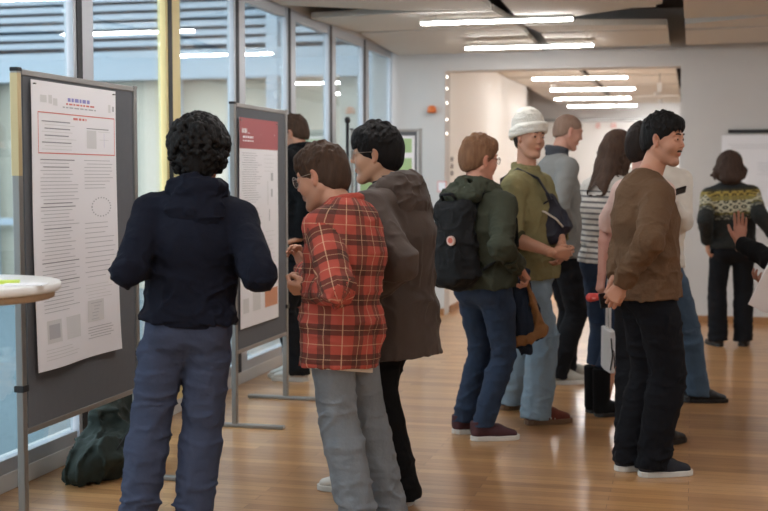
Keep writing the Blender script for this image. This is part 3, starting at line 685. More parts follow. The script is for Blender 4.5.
row('middle', -1.36, -.24, 2.71, [[(-1.36, 7.6), (-.24, 7.6), (-.24, 9.25), (-1.36, 10.02)], [(-1.36, 10.14), (-.24, 10.62), (-.24, 11.20), (-1.36, 11.12)], [(-1.36, 11.25), (-.24, 11.24), (-.24, 11.96), (-1.36, 12.1)], [(-1.36, 12.16), (-.24, 12.02), (-.24, 12.6), (-1.36, 12.6)]])
row('right hand', -.09, 1.5, 2.71, [[(-.09, 7.6), (1.5, 7.6), (1.5, 9.85), (.55, 9.93), (-.09, 10.0)], [(-.09, 10.66), (.55, 10.04), (1.5, 9.95), (1.5, 11.1), (-.09, 11.2)], [(-.09, 11.28), (1.5, 11.16), (1.5, 11.9), (-.09, 12.0)], [(-.09, 12.06), (1.5, 12.0), (1.5, 12.6), (-.09, 12.6)]])
row('far right hand', 1.65, 4.5, 2.74, [[(1.65, 7.6), (4.5, 7.6), (4.5, 9.9), (1.65, 9.9)], [(1.65, 10), (4.5, 10), (4.5, 12.6), (1.65, 12.6)]])
for i, (ya, yb) in enumerate(((12.95, 14.7), (14.78, 16.8), (16.88, 18.9), (18.98, 21.2), (21.28, 23.9))):
    for x0, x1, sd in ((-2.5, -1.45, 'left'), (-1.36, -.24, 'middle'), (-.15, .5, 'right')):
        raft([(x0, ya), (x1, ya+.05), (x1, yb), (x0, yb-.05)], 2.80+.03*(i % 2), 2.83-.03*(i % 2),
             'pale ceiling panel of the %s corridor row, %s from the opening' % (sd, ['first', 'second', 'third', 'fourth', 'last'][i]), 'corridor ceiling panels')
# strip lights
def strip(x, y, z, lab, grp='ceiling strip lights', ln=1.2):
    t = empty('strip_light', (x, y, z), 0, lab, 'ceiling light', grp)
    MB().box((-ln/2, -.036, .010), (ln/2, .036, .03)).build('housing', M_CASE, t)
    MB().box((-ln/2+.005, -.024, -.006), (ln/2-.005, .024, .010)).build('diffuser', M_TUBE, t)
    for s in (-1, 1): MB().tube([(s*ln*.4, 0, .03), (s*ln*.4, 0, 3.12-z)], .002, 6).build('hanger', M_ALU, t)
order = ['nearest strip light under the room ceiling, by the top edge', 'strip light just before the far wall, lower of the two in the room']
ys = [9.65, 11.62, 15.9, 18.0, 20.1, 22.3]
lab = ['long glowing strip light nearest the camera, at the top of the frame', 'glowing strip light just in front of the wall above the corridor opening', 'first glowing strip light seen inside the corridor opening', 'second glowing strip light inside the corridor',
       'faint third strip light inside the corridor', 'lowest glowing strip light at the far end of the corridor']
for y, l in zip(ys, lab): strip(-1.52 if y < 15 else (-1.43 if y < 19 else -1.6), y, 2.665 if y < 15 else 2.70, l)
for j, y in enumerate((7.5, 5.4, 3.3, 1.2, -.9, -3.0)): strip(-1.5, y, 2.64, 'glowing strip light overhead, %s above the camera aisle' % ['just out of the top of the frame', 'over the curly haired person', 'over the near floor', 'over the camera', 'behind the camera', 'at the back of the room'][j])
for j, y in enumerate((9.65, 7.5, 5.4, 3.3, 1.2, -.9, -3.0)): strip(1.9, y, 2.64, 'glowing strip light of the right hand row, %s' % ['nearest the far wall', 'second from the far wall', 'third from the far wall', 'fourth from the far wall', 'fifth from the far wall', 'sixth from the far wall', 'nearest the back wall'][j])  # right hand row is out of view, added to light the room
for k, y in enumerate((13.9, 15.4, 16.9, 18.4, 20.5, 22.6)):
    x = -2.05 if k < 4 else -.6; d_ = empty('wall_washer', (x, y, 2.79), 0, 'small round ceiling spotlight lighting the white corridor wall, %s from the opening' % ['first', 'second', 'third', 'fourth', 'fifth', 'sixth'][k], 'ceiling light', 'corridor spotlights')
    MB().lathe([(.035, -.03), (.045, -.03), (.045, .03), (0, .03)], n=20).build('can', M_CASE, d_)
    l = bpy.data.lights.new('spot_lamp', 'SPOT'); l.energy = 85 if k < 4 else 45; l.spot_size = R(115); l.spot_blend = .8; l.shadow_soft_size = .03; l.color = (.96, .98, 1)
    lo = bpy.data.objects.new('spot_lamp', l); COL.objects.link(lo); lo.parent = d_; lo.location = (0, 0, -.035); lo.rotation_euler = (0, R(-38), 0) if k < 4 else (R(50), 0, 0)
ef = empty('air_vent', (-.45, 10.0, 2.80), 0, 'small pale ceiling box in the dark gap between ceiling panels', 'vent')
MB().box((-.14, -.12, 0), (.14, .12, .10)).build('casing', M_CASE, ef, .005); MB().box((-.12, -.124, .02), (.0, -.12, .08)).build('grille', M_PANEL, ef)

# ------------------------------------------------------------------ poster boards
def board(x, y, rz, wd, label, top=1.875, bot=.43, warm_light=False, feet=True):
    t = empty('poster_board', (x, y, 0), rz, label, 'poster board')       # local +x points to the reader, board spans local y 0..wd
    MB().box((-.012, .03, bot+.015), (.012, wd-.03, top-.015)).build('panel', M_GREY, t)
    MB().box((-.016, .02, top-.018), (.016, wd-.02, top+.006)).build('top_rail', M_ALU, t, .003)
    MB().box((-.016, .02, bot-.006), (.016, wd-.02, bot+.018)).build('bottom_rail', M_ALU, t, .003)
    for k, yy in enumerate((0.0, wd)):
        po = MB().box((-.016, yy-.016, 0.02), (.016, yy+.016, top), 0).build('post', [M_ALU], t, .004)
        if warm_light and k == 0: MB().box((-.0175, yy-.0175, 1.46), (.0175, yy+.010, top-.01)).build('brass_sleeve', M_WARMLIT, po, .003)  # added sleeve: warm light on the upper post, put into its colour
        MB().box((-.018, yy-.018, top-.004), (.018, yy+.018, top+.012)).build('end_cap', M_BLACK if k == 0 else M_ALU, t, .003)
        MB().box((-.02, yy-.023, .60), (.02, yy+.023, .625)).build('collar', M_BLACK, t)
        if feet: MB().box((-.26, yy-.02, 0), (.30, yy+.02, .022)).build('foot', M_ALU, t, .005)
    return t
def poster(x, y, rz, wd, ht, z, label, rects, mats, curl=0.0, tear=False, cat='poster'):
    t = empty('poster', (x, y, z), rz, label, cat)
    mb = MB(); n = 14; m_ = 20
    bow = lambda u, v: .003+curl*(1-v)**4*(.5+.5*math.cos((u-.2)*7)) + .0012*math.sin(9*v+4*u)
    g = [(bow(i/n, j/m_), wd*i/n, ht*j/m_) for j in range(m_+1) for i in range(n+1)]
    gb = [(p[0]-.0015, p[1], p[2]) for p in g]; q = len(g); w1 = n+1
    fs = [(j*w1+i, j*w1+i+1, (j+1)*w1+i+1, (j+1)*w1+i) for j in range(m_) for i in range(n)]
    mb.add(g+gb, fs+[tuple(q+a for a in f[::-1]) for f in fs], 0, True)
    pr = mb
    for (u0, v0, u1, v1, c) in rects:              # u to the right, v downwards from the top edge
        k = max(1, int((u1-u0)/.09)); l = max(1, int((v1-v0)/.07)); P = lambda u, v: (bow(u, 1-v)+.0012, wd*u, ht*(1-v))
        for a in range(k):
            for b in range(l):
                ua, ub = u0+(u1-u0)*a/k, u0+(u1-u0)*(a+1)/k; va, vb = v0+(v1-v0)*b/l, v0+(v1-v0)*(b+1)/l
                pr.add([P(ua, vb), P(ub, vb), P(ub, va), P(ua, va)], [(0, 1, 2, 3)], c+1)
    pr.build('sheet', [M_PAPER]+mats, t)
    for u in (.03, .97): MB().lathe([(.0, 0), (.008, 0), (.008, .004), (0, .006)], n=10).build('pin', M_ALU, t).location = (.004+.002, wd*u, ht*.985)
    return t
def lines(u0, u1, v0, v1, n, c=0, th=.0024, rnd=.35, dark=()):
    return [(u0+random.choice((0, 0, .03)), v0+(v1-v0)*i/max(1, n-1), u1-random.random()*rnd*(u1-u0), v0+(v1-v0)*i/max(1, n-1)+th*(1.5 if i in dark else 1), 1 if i in dark else c) for i in range(n)]
def words(u0, u1, v, th, c):
    r = []; u = u0
    while u < u1-.01:
        l = random.uniform(.02, .06); r.append((u, v, min(u+l, u1), v+th, c)); u += l+.012
    return r
PM = [M_TXT, M_TXT2, M_RED, M_BLUE, M_LGR, M_HEAD, M_ORG, M_GRN, M_PAPER]
board(-2.59, 4.37, 0, 1.04, 'grey felt poster board nearest the camera at the left edge, behind the round table', warm_light=True)
rc = [(.09, .048, .16, .073, 4), (.18, .045, .22, .075, 4), (.23, .055, .28, .08, 4), (.90, .055, .93, .085, 4), (.95, .06, .975, .08, 0)]
rc += words(.40, .68, .048, .013, 3)+words(.38, .72, .067, .006, 2)+words(.34, .76, .080, .005, 0)
rc += [(.06, .105, .98, .109, 2), (.06, .245, .98, .249, 2), (.06, .105, .066, .249, 2), (.974, .105, .98, .249, 2)]+words(.46, .62, .117, .008, 2)
rc += lines(.10, .50, .135, .232, 9, 4, dark=(0, 2, 4, 6))+[(.62, .150, .90, .153, 1), (.62, .158, .74, .225, 4), (.76, .16, .92, .162, 4), (.78, .19, .90, .192, 4), (.84, .165, .842, .22, 3)]
rc += lines(.08, .52, .268, .56, 24, 0, .0022, dark=(0, 2, 12, 13, 19))+lines(.58, .96, .268, .37, 9, 0, .0022)+[(.66+.12*(1-math.cos(a))-.0, .44+.035*math.sin(a), .675+.12*(1-math.cos(a)), .445+.035*math.sin(a), 0) for a in np.linspace(0, 6.2, 22)]
rc += lines(.58, .96, .50, .70, 12, 0, .0022)+lines(.08, .52, .575, .80, 18, 0, .0022, dark=(4, 9))+lines(.58, .92, .73, .78, 5, 4)+[(.60, .79, .80, .87, 4)]+lines(.62, .80, .80, .86, 6, 0)
rc += [(.10, .83, .26, .91, 4), (.12, .845, .24, .895, 0), (.32, .83, .50, .91, 4)]+lines(.60, .95, .89, .93, 5, 0)+lines(.08, .5, .93, .965, 4, 4)
poster(-2.568, 4.44, 0, .74, 1.18, .665, 'large white research poster with a thin red box near its top, on the nearest board', rc, PM, curl=.02)
board(-2.57, 6.67, 0, .92, 'grey felt poster board between the curly haired person and the plaid shirt')
rc = [(0, 0, 1, .145, 5)]+words(.06, .94, .050, .022, 8)+words(.08, .75, .085, .010, 8)+words(.08, .6, .105, .006, 8)
rc += lines(.06, .55, .165, .40, 22, 0, .0022)+lines(.62, .95, .17, .25, 5, 4)+[(.80, .26, .86, .30, 0), (.80, .34, .84, .38, 0), (.70, .30, .72, .42, 4), (.74, .44, .76, .50, 0)]
rc += lines(.06, .55, .43, .80, 26, 0, .0022)+lines(.64, .92, .55, .75, 10, 4)+[(.62, .84, .97, .93, 6), (.06, .86, .2, .93, 4), (.3, .82, .5, .93, 4)]+lines(.65, .95, .78, .82, 3, 0)
poster(-2.552, 6.715, 0, .68, 1.235, .565, 'white research poster with a dark red header band, on the second board', rc, PM)
RZ3 = TH-PI/2; b3 = at(352, 250, 11.1); w3 = .615
board(float(b3[0]), float(b3[1]), RZ3, w3, 'grey framed poster board behind the brown jacket, in front of the far wall')
q3 = b3+np.array([math.cos(TH), math.sin(TH), 0])*.05-np.array([-math.sin(TH), math.cos(TH), 0])*.016
poster(float(q3[0]), float(q3[1]), RZ3, w3-.10, 1.25, .57, 'white and pale green poster behind the black haired head', [(.05, .02, .95, .12, 7), (.05, .16, .95, .40, 7)]+lines(.6, .95, .03, .11, 3, 0)+lines(.55, .95, .45, .9, 18, 0)+lines(.1, .45, .45, .9, 18, 0)+lines(.55, .9, .18, .38, 7, 0), PM)
# ------------------------------------------------------------------ wall fittings
t = empty('wall_poster', (.263, FAR-.012, .95), 0, 'white poster hanging from a dark rail on the far wall behind the patterned sweater', 'poster')
MB().box((.06, -.02, .93), (1.1, .004, .965)).build('rail', M_BLACK, t)
mb = MB().box((0, 0, 0), (1.15, .004, .91))
for u0, v0, u1, v1, c in lines(.05, .6, .10, .14, 3, 0, .003)+lines(.3, .9, .3, .42, 6, 0, .003)+lines(.3, .9, .5, .6, 5, 4, .003): mb.box((u0*1.15, -.0015, .91*(1-v1)), (u1*1.15, 0, .91*(1-v0)), c+1)
mb.build('sheet', [M_PAPER]+PM, t)
t = empty('wall_alarm', (-2.65, FAR, 2.17), 0, 'small orange alarm fitting high on the grey far wall', 'alarm'); M_OR = plain('orange plastic', (214, 112, 50), .4)
MB().box((-.06, -.012, .0), (.06, 0, .035)).build('base', M_CASE, t); MB().lathe([(.045, 0), (.05, .02), (.042, .06), (.02, .075), (0, .078)], (0, -.04, -.055), 20).build('lamp', M_OR, t)
t = empty('wall_sign', (-2.545, FAR, 1.35), 0, 'small pale square sign with a reddish border on the far wall beside the corridor opening', 'sign')
MB().box((-.05, -.008, -.055), (.045, 0, .055)).build('frame', M_RED, t); MB().box((-.042, -.010, -.047), (.037, -.008, .047)).build('face', M_PAPER, t)
for k in range(3):
    t = empty('wall_switch', (-2.522, FAR+.34, 1.49+.075*k), 0, '%s of three small dark switches stacked on the white corridor wall' % ['lowest', 'middle', 'topmost'][k], 'switch', 'switches on the corridor wall')
    MB().box((0, 0, -.026), (.012, .08, .026)).build('plate', M_ALU, t, .003); MB().box((.012, .015, -.014), (.017, .065, .014)).build('rocker', M_TXT2, t)
for k, z in enumerate((2.49, 2.37, 2.22, 2.05, 1.9)):  # glowing beads added in place of light reflections along the opening's edge
    t = empty('spot_fitting', (-2.512, FAR+.06, z), 0, 'small glowing bead on the corner of the corridor opening, %s from the top' % ['first', 'second', 'third', 'fourth', 'lowest'][k], 'light', 'light beads at the opening')
    MB().box((-.012, -.01, -.02), (0, .03, .02)).build('holder', M_CASE, t); MB().lathe([(0, -.012), (.010, -.006), (.010, .008), (0, .014)], (0, 0, 0), 10).build('bead', BEAD if 'BEAD' in globals() else globals().setdefault('BEAD', emit('bead', (255, 246, 232), 3)), t)
M_SIGN = plain('pale red sign', (224, 168, 158), .6)
for k, x in enumerate((-1.78, -1.50)):
    t = empty('hanging_sign', (x, 23.9, 2.42), 0, 'tiny red sign at the far end of the corridor, %s' % ['left one', 'right one'][k], 'sign')
    MB().box((-.04, -.01, -.045), (.05 if k else .03, .01, .045)).build('plate', M_SIGN, t); MB().box((-.01, -.012, -.03), (.01, -.01, .03)).build('symbol', M_PAPER, t)
for k, (x, y) in enumerate(((-.45, 16.6), (-1.25, 20.9))):
    t = empty('pendant_sensor', (x, y, 2.62), 0, 'small white fitting hanging from the corridor ceiling, %s' % ['near the right edge of the opening', 'beyond the strip lights'][k], 'fitting')
    MB().box((-.03, -.03, -.06), (.03, .03, .06)).build('body_case', M_SILL, t, .004); MB().tube([(0, 0, .06), (0, 0, .2)], .006).build('rod', M_ALU, t)

# ------------------------------------------------------------------ furniture and things lying about
tp = at(-45, 283, 4.2); M_TOP = plain('white laminate', (232, 232, 230), .4); M_EDGE = plain('beech edge', (176, 150, 122), .5, noise=.05)
t = empty('standing_table', (tp[0], tp[1], 0), 0, 'high round table with a white top and wooden underside at the left edge', 'table')
MB().lathe([(0, 1.066), (.345, 1.066), (.352, 1.072), (.352, 1.092), (.346, 1.096), (0, 1.096)], n=56).build('tabletop', M_TOP, t)
MB().lathe([(0, 1.040), (.322, 1.040), (.330, 1.044), (.332, 1.066), (0, 1.066)], n=56).build('underside', M_EDGE, t)
MB().lathe([(.03, .02), (.03, 1.04)], n=20).build('column', M_ALU, t); MB().lathe([(0, 0), (.24, 0), (.24, .008), (.05, .022), (0, .022)], n=40).build('base', M_ALU, t)
sn = at(8, 281, 4.17); M_STK = plain('neon yellow paper', (206, 226, 84), .6)
pad = tag(MB().box((-.038, -.038, 0), (.038, .038, .008)).build('sticky_note_pad', M_STK), 'neon yellow green sticky note pad lying on the white round table', 'sticky notes'); pad.location = (sn[0], sn[1], 1.0965); pad.rotation_euler.z = .5
pp = at(30, 282, 4.1); ppo = tag(MB().box((-.07, -.05, 0), (.07, .05, .003)).build('paper_card', M_PAPER), 'small white card lying on the round table beside the sticky notes', 'card'); ppo.location = (pp[0]-.02, pp[1], 1.0965); ppo.rotation_euler.z = .3
# dark green coat slumped on a bag at the window
g = Grid((-.3, -.36, -.02), (.36, .46, .52), .010)
g.ell((0, .05, .10), (.17, .30, .14), 0); g.tube((-.02, .10, .15), (-.05, .16, .40), (.16, .10), (.05, .035), .06, side=(0, 1, 0)); g.tube((.0, -.20, .05), (.02, .34, .06), .08, .07, .06)
g.tube((-.02, .2, .32), (.06, .36, .12), .05, .06, .05); g.tube((-.04, -.22, .05), (-.05, .05, .22), .05, .07, .05)
g.cutp((0, 0, 0.002), (0, 0, -1)); g.folds(.030, (6, 6, 5), 2.2); g.folds(.008, (17, 17, 13), 5.2); v, q = g.mesh(); M_BAG = plain('dark green nylon', (40, 50, 45), .85, noise=.15, bump=.3, bscale=50)
gb = empty('dark_coat', (-2.78, 5.50, 0), 0, 'dark green coat slumped in a heap on the floor behind the nearest poster board', 'coat'); link('heap', fast_mesh('heap', v*A3((1.0, 1.18, 1.0)), q), M_BAG, gb)
for yy in (-.05, .12): sphere_part('snap_button', (.175, yy, .07), .007, (1, 0, .2), [M_ALU, M_ALU], gb)
mb = MB(); mb.tube([(.12, -.22, .12), (.14, -.05, .24), (.08, .12, .36)], .004, 6); mb.build('zipper', M_BLACK, gb)
# slim black stand between the two heads
st = at(347.5, 119, 9.6); t = empty('stand', (st[0], st[1], 0), 0, 'thin black pole with a knob on top, between plaid shirt and black haired head', 'stand')
zt = float(st[2]); MB().tube([(0, 0, .02), (0, 0, zt-.03)], .014, 12).build('pole', M_BLACK, t); MB().lathe([(.0, -.03), (.02, -.028), (.024, 0), (.016, .015), (0, .018)], (0, 0, zt), 16).build('knob', M_BLACK, t)
MB().lathe([(0, 0), (.16, 0), (.16, .012), (.03, .025), (0, .025)], n=32).build('base', M_BLACK, t)

# ------------------------------------------------------------------ people, each in its own clothes
NAVY = cloth('navy sweatshirt', (20, 23, 36)); BLUEGREY = cloth('blue grey cotton', (68, 76, 98), .1); PLAID = plaid_mat(); PALEJ = denim('pale grey denim', (132, 138, 144), (106, 114, 122))
BROWNC = plain('brown coat cloth', (66, 52, 44), .8, 0, .10, 7, .3, 30, .1); BLK = cloth('black cloth', (15, 15, 17)); BLK2 = cloth('charcoal trousers', (24, 25, 29)); OLV = cloth('dark olive hoodie', (64, 67, 55)); OLVL = cloth('olive hood lining', (112, 120, 106))
JEAN = denim('dark blue denim', (46, 66, 94), (24, 36, 56)); LJEAN = denim('light blue denim', (150, 170, 184), (120, 142, 160)); OLIVE = cloth('olive overshirt', (136, 129, 92), .15); GREYS = cloth('grey knit', (134, 134, 132)); CHAR = cloth('charcoal knit', (70, 72, 78))
STR = stripe_mat(); BRN = cloth('brown knit', (102, 78, 58), .10, .35, 80); PINK = cloth('pale pink cotton', (216, 186, 176)); OFFW = cloth('off white knit', (222, 216, 206)); FAIR = fairisle_mat(); HOODIE_BLK = cloth('black sweater', (13, 13, 15))
H_BLACK = hair_mat('black hair', (9, 8, 8), (24, 20, 19)); H_BRN = hair_mat('brown hair', (42, 30, 23), (84, 62, 47)); H_RED = hair_mat('light auburn hair', (92, 62, 44), (152, 112, 82)); H_GREY = hair_mat('thin greying hair', (122, 96, 82), (150, 124, 108))
H_LONG = hair_mat('long brown hair', (52, 38, 32), (92, 70, 56)); H_DK = hair_mat('dark brown hair', (24, 18, 16), (48, 36, 30)); H_BOB = hair_mat('dark bob hair', (34, 24, 19), (78, 56, 44))
WSOLE = plain('white rubber sole', (208, 206, 200), .6); BLKSH = plain('black leather', (22, 20, 20), .4); WSH = plain('white leather', (206, 202, 194), .5, noise=.05); BURG = plain('burgundy suede', (70, 36, 42), .8, noise=.1, bump=.2); RUST = plain('rust suede', (104, 48, 36), .8, noise=.1, bump=.2)
DKSH = plain('dark mesh shoe', (28, 32, 42), .8, bump=.2, bscale=200); GUM = plain('gum sole', (120, 90, 66), .6); GREYSH = plain('grey white trainer', (176, 174, 164), .7, noise=.2); METAL = plain('thin metal rim', (160, 150, 140), .3, .8); DRIM = plain('dark rim', (30, 26, 26), .4)
TAN = plain('tan leather', (150, 120, 92), .6); LT = (194, 144, 118); MID = (178, 132, 106)
def band(P, m, s, name, par=None):
    return MB().tube(P, s, 10).build(name, m, par)

# curly haired person in navy
A = Fig((164, 541), 6, 1.73, 'person with black curly hair seen from behind, in navy hoodie and blue grey trousers', w=.94, tone=MID)
A.pose((189, 318, .0), (197, 196, .0), (199, 158, .03, 4, 6, 0), dict(e=(128, 271, -1), w=(152, 262, 1), n=(0, .3, -1), d=(.3, .8, .3)), dict(e=(259, 273, -1), w=(240, 262, 1), n=(0, .3, -1), d=(-.3, .8, .3)), (136, 541, 12), (192, 539, -8), sw=.184, hs=1.04)
A.body(); A.hair('curly', H_BLACK, t=.031, ts=.022, curl=1700, nape=-.082, side=-.035, front=.05, cs=1.15); A.trousers(BLUEGREY, .020, hemr=.078, kneer=.086, thigh=.104, amp=.009)
A.top('hooded_sweatshirt', NAVY, .030, hem=.012, waist=1.04, amp=.010, up=.02); A.hood(NAVY, w=.118, dep=.040, ln=.075, dn=.055, back=.105, point=1); A.shoes(BLK, WSOLE)
# waistband rib and back pocket
g = Grid(*A.bb([A.P], .26), .007); g.tube(A.P-A.u*.02, A.P+A.u*.035, (.170, .140), (.172, .140), .01, side=A.r, cut=[(A.P-A.u*.026, -A.u), (A.P+A.u*.035, A.u)]); v, q = g.mesh(); link('hem_band', fast_mesh('hem_band', v, q), NAVY, A.o)
# plaid shirt
Bp = Fig((362, 533), 62, 1.74, 'person in red plaid flannel shirt and pale grey jeans, facing left', tone=LT)
Bp.pose((341, 318, 0), (345, 210, .03), (321, 178, .10, 70, 16, 4), dict(e=(336, 288, -1), w=(311, 289, 1), n=(.3, .5, .5), d=(-1, .3, .0), curl=(62, 70, 45), th=.9), dict(e=(318, 276, 1), w=(304, 272, 1), n=(-.5, -.5, .3), d=(-.2, 0, 1), curl=(35, 45, 30), th=.6), (361, 535, 45), (388, 519, 40), sw=.168, hs=1.07)
Bp.stubble = .25; Bp.body().brows(H_BRN); Bp.hair('short', H_BRN, t=.020, ts=.006, front=.058, side=-.018, nape=-.066, quiff=.024, locks=190, comb=(0, .5, -.6)); Bp.glasses(METAL)
Bp.trousers(PALEJ, .018, hemr=.082, kneer=.080, thigh=.100, amp=.009, hem=.03)
Bp.top('plaid_shirt', PLAID, .034, hem=.195, waist=1.1, amp=.012, flare=.004, up=.0, neck=.056)
Bp.neckring('collar', PLAID, .013, (.066, .066), .012, .03, z2=.020)
g = Grid(*Bp.bb([Bp.P-Bp.u*.19], .24), .007); g.tube(Bp.P-Bp.u*.215, Bp.P-Bp.u*.12, (.172, .125), (.17, .123), .01, side=Bp.r, cut=[(Bp.P-Bp.u*.212, -Bp.u+Bp.r*-.1), (Bp.P-Bp.u*.12, Bp.u)]); v, q = g.mesh(); link('undershirt', fast_mesh('undershirt', v, q), OFFW, Bp.o)
mb = MB(); d = nrm(Bp.W['R']-Bp.E['R']); c0 = Bp.W['R']-d*.0; mb.tube([c0-d*.012, c0+d*.012], .033, 14); mb.build('watch', WSOLE, Bp.o)
Bp.shoes(WSH, WSOLE)
# brown coat
Cp = Fig((392, 500), 58, 1.76, 'person with black hair and glasses in a dark brown hooded coat, facing left', tone=(196, 152, 124))
Cp.pose((396, 303, 0), (391, 193, .02), (375, 155, .06, 86, 4, 0), dict(e=(399, 262, -1), w=(366, 292, 1), n=(0, .5, -.5), d=(-1, .2, -.3)), dict(e=(362, 262, 1), w=(345, 285, 1), n=(0, -.5, -.5), d=(-1, -.1, 0)), (400, 504, 60), (358, 492, 72), sw=.185, hs=1.05)
Cp.body().brows(H_BLACK); Cp.hair('short', H_BLACK, t=.024, ts=.010, front=.044, side=-.026, nape=-.075, quiff=.03, locks=220, ll=1.35, comb=(0, .7, -.7)); Cp.glasses(METAL, .020)
Cp.trousers(BLK, .02, hemr=.098, kneer=.092, thigh=.10, hem=.03); Cp.top('coat', BROWNC, .048, hem=.235, waist=1.22, flare=.022, amp=.013, fr=(6, 6, 8), up=.0, neck=.062, cuffr=.008)
Cp.hood(BROWNC, w=.135, dep=.062, ln=.098, dn=.045, back=.105, rr=.034); Cp.neckring('collar', HOODIE_BLK, .016, (.064, .066), .02, .02, z2=.02); Cp.shoes(WSH, WSOLE)
# person in black behind the second board
Dp = Fig((297, 382), 66, 1.84, 'person in a black sweater standing behind the second poster board', tone=LT)
Dp.pose((300, 252, 0), (300, 150, 0), (293, 134, .06, 76, 14, 0), dict(e=(308, 200, -1), w=(300, 238, 1), n=(0, 0, -1), d=(-.8, -.2, -.25), curl=(10, 15, 10)), dict(e=(296, 205, 1), w=(288, 240, -1), n=(.3, 0, 1), d=(-.9, -.2, .1), curl=(10, 15, 10)), (300, 381, 80), (296, 378, 80), sw=.18)
Dp.body().brows(H_BRN); Dp.hair('short', H_BRN, t=.018, ts=.004, nape=-.055, front=.06, quiff=.02, locks=100); Dp.trousers(JEAN if 0 else BLK2, .018, kneer=.078, hemr=.075); Dp.top('sweater', HOODIE_BLK, .032, hem=.06, waist=1.1); Dp.neckring('collar', HOODIE_BLK, .015, (.064, .064), .01, .02, z2=.015); Dp.shoes(WSH, WSOLE)
# dark olive hoodie with backpack
Ep = Fig((482, 440), -50, 1.75, 'person in a dark olive hoodie and blue jeans with a black backpack', tone=(198, 140, 116))
Ep.pose((484, 281, 0), (479, 192, .0), (480, 160, .04, -66, 6, 2), dict(e=(478, 246, 1), w=(500, 256, 1), n=(0, -.5, -.5), d=(1, .3, 0)), dict(e=(502, 247, -1), w=(519, 267, 1), n=(.2, .3, -1), d=(.5, .3, -.6), curl=(50, 55, 40)), (463, 433, -80), (482, 440, -82), sw=.178, hs=1.03)
Ep.body().brows(H_RED); Ep.hair('short', H_RED, t=.020, ts=.006, front=.064, side=-.014, nape=-.066, quiff=.034, locks=260, ll=.8, comb=(.2, .6, .3)); Ep.glasses(DRIM, .018)
Ep.trousers(JEAN, .014, hemr=.062, kneer=.067, thigh=.098, amp=.008, hem=.075); Ep.top('hooded_sweatshirt', OLV, .032, hem=.035, waist=1.1, amp=.012, up=.02); Ep.hood(OLV, w=.15, dep=.080, ln=.055, dn=.012, back=.135, rr=.036)
Ep.shoes(BURG, WSOLE, sc=1.06, label='burgundy trainer with a pale sole')
mb = MB(); hc_ = Ep.N-Ep.f*.15-Ep.u*.0; mb.tube([hc_-Ep.r*.12-Ep.u*.02, hc_-Ep.r*.05+Ep.u*.012, hc_+Ep.r*.05+Ep.u*.012, hc_+Ep.r*.11-Ep.u*.015], [.015, .026, .026, .014], 10); mb.build('hood_lining', OLVL, Ep.o)
bpk = empty('backpack', Ep.root, Ep.rz, 'black backpack with a small round badge worn by the olive hoodie', 'backpack'); M_BP = plain('black canvas', (13, 13, 15), .9, noise=.15, bump=.3, bscale=60)
bc = Ep.N-Ep.f*.185-Ep.r*.01-Ep.u*.03; u_, r_, f_ = Ep.u, Ep.r, Ep.f; g = Grid(*Ep.bb([bc-u_*.25], .36), .0075)
g.tube(bc-u_*.10, bc-u_*.40, (.135, .075), (.155, .095), .03, side=r_); g.tube(bc-u_*.28-f_*.075, bc-u_*.42-f_*.08, (.11, .045), (.12, .05), .02, side=r_); g.tube(bc-u_*.05-r_*.08, bc-u_*.05+r_*.08, .055, .055, .04)
g.folds(.009, (9, 9, 11), 4.4); v, q = g.mesh(); link('bag', fast_mesh('bag', v, q), M_BP, bpk)
mb = MB(); mb.tube([bc-r_*.05-f_*.03+u_*.0, bc-r_*.045-f_*.05+u_*.03, bc+r_*.045-f_*.05+u_*.03, bc+r_*.05-f_*.03+u_*.0], .009, 8); mb.build('top_handle', M_BP, bpk)
mb = MB(); mb.add([bc-u_*.15-f_*.088-r_*.135, bc-u_*.15-f_*.088+r_*.135, bc-u_*.135-f_*.09+r_*.135, bc-u_*.135-f_*.09-r_*.135], [(0, 1, 2, 3)]); 
for sd in (-1, 1):
    S_ = Ep.S['R' if sd > 0 else 'L']; a_ = Ep.N+r_*sd*.105-u_*.005
    mb = MB(); mb.tube([bc-u_*.08+r_*sd*.09+f_*.05, a_-f_*.07+u_*.012, a_+f_*.0+u_*.030, a_+f_*.085-u_*.03, a_+f_*.125+r_*sd*.035-u_*.16, a_+f_*.075+r_*sd*.085-u_*.30, bc-u_*.38+r_*sd*.15+f_*.05], .022, 10, flat=.35); mb.build('shoulder_strap', M_BP, bpk)
def disc(name, c, n, r, m, par, th=.004):
    a = nrm(np.cross(n, (0, 0, 1))); b = np.cross(a, n); mb = MB(); k = 20; ring = [c+a*r*math.cos(2*PI*i/k)+b*r*math.sin(2*PI*i/k) for i in range(k)]
    mb.add([p-nrm(n)*th for p in ring]+ring, [tuple(range(k))[::-1], tuple(range(k, 2*k))]+[(i, (i+1) % k, k+(i+1) % k, k+i) for i in range(k)]); return mb.build(name, m, par)
M_BADGE = plain('pale pink badge', (222, 190, 176), .6); M_FOX = plain('coral emblem', (206, 104, 84), .6)
bn = nrm(-f_*1.0+r_*.15); bcn = bc-u_*.215-f_*.090+r_*.065
bd = disc('badge', bcn+bn*.012, bn, .026, M_BADGE, bpk, .012); disc('emblem', bcn+bn*.014+u_*.002, bn, .015, M_FOX, bd)
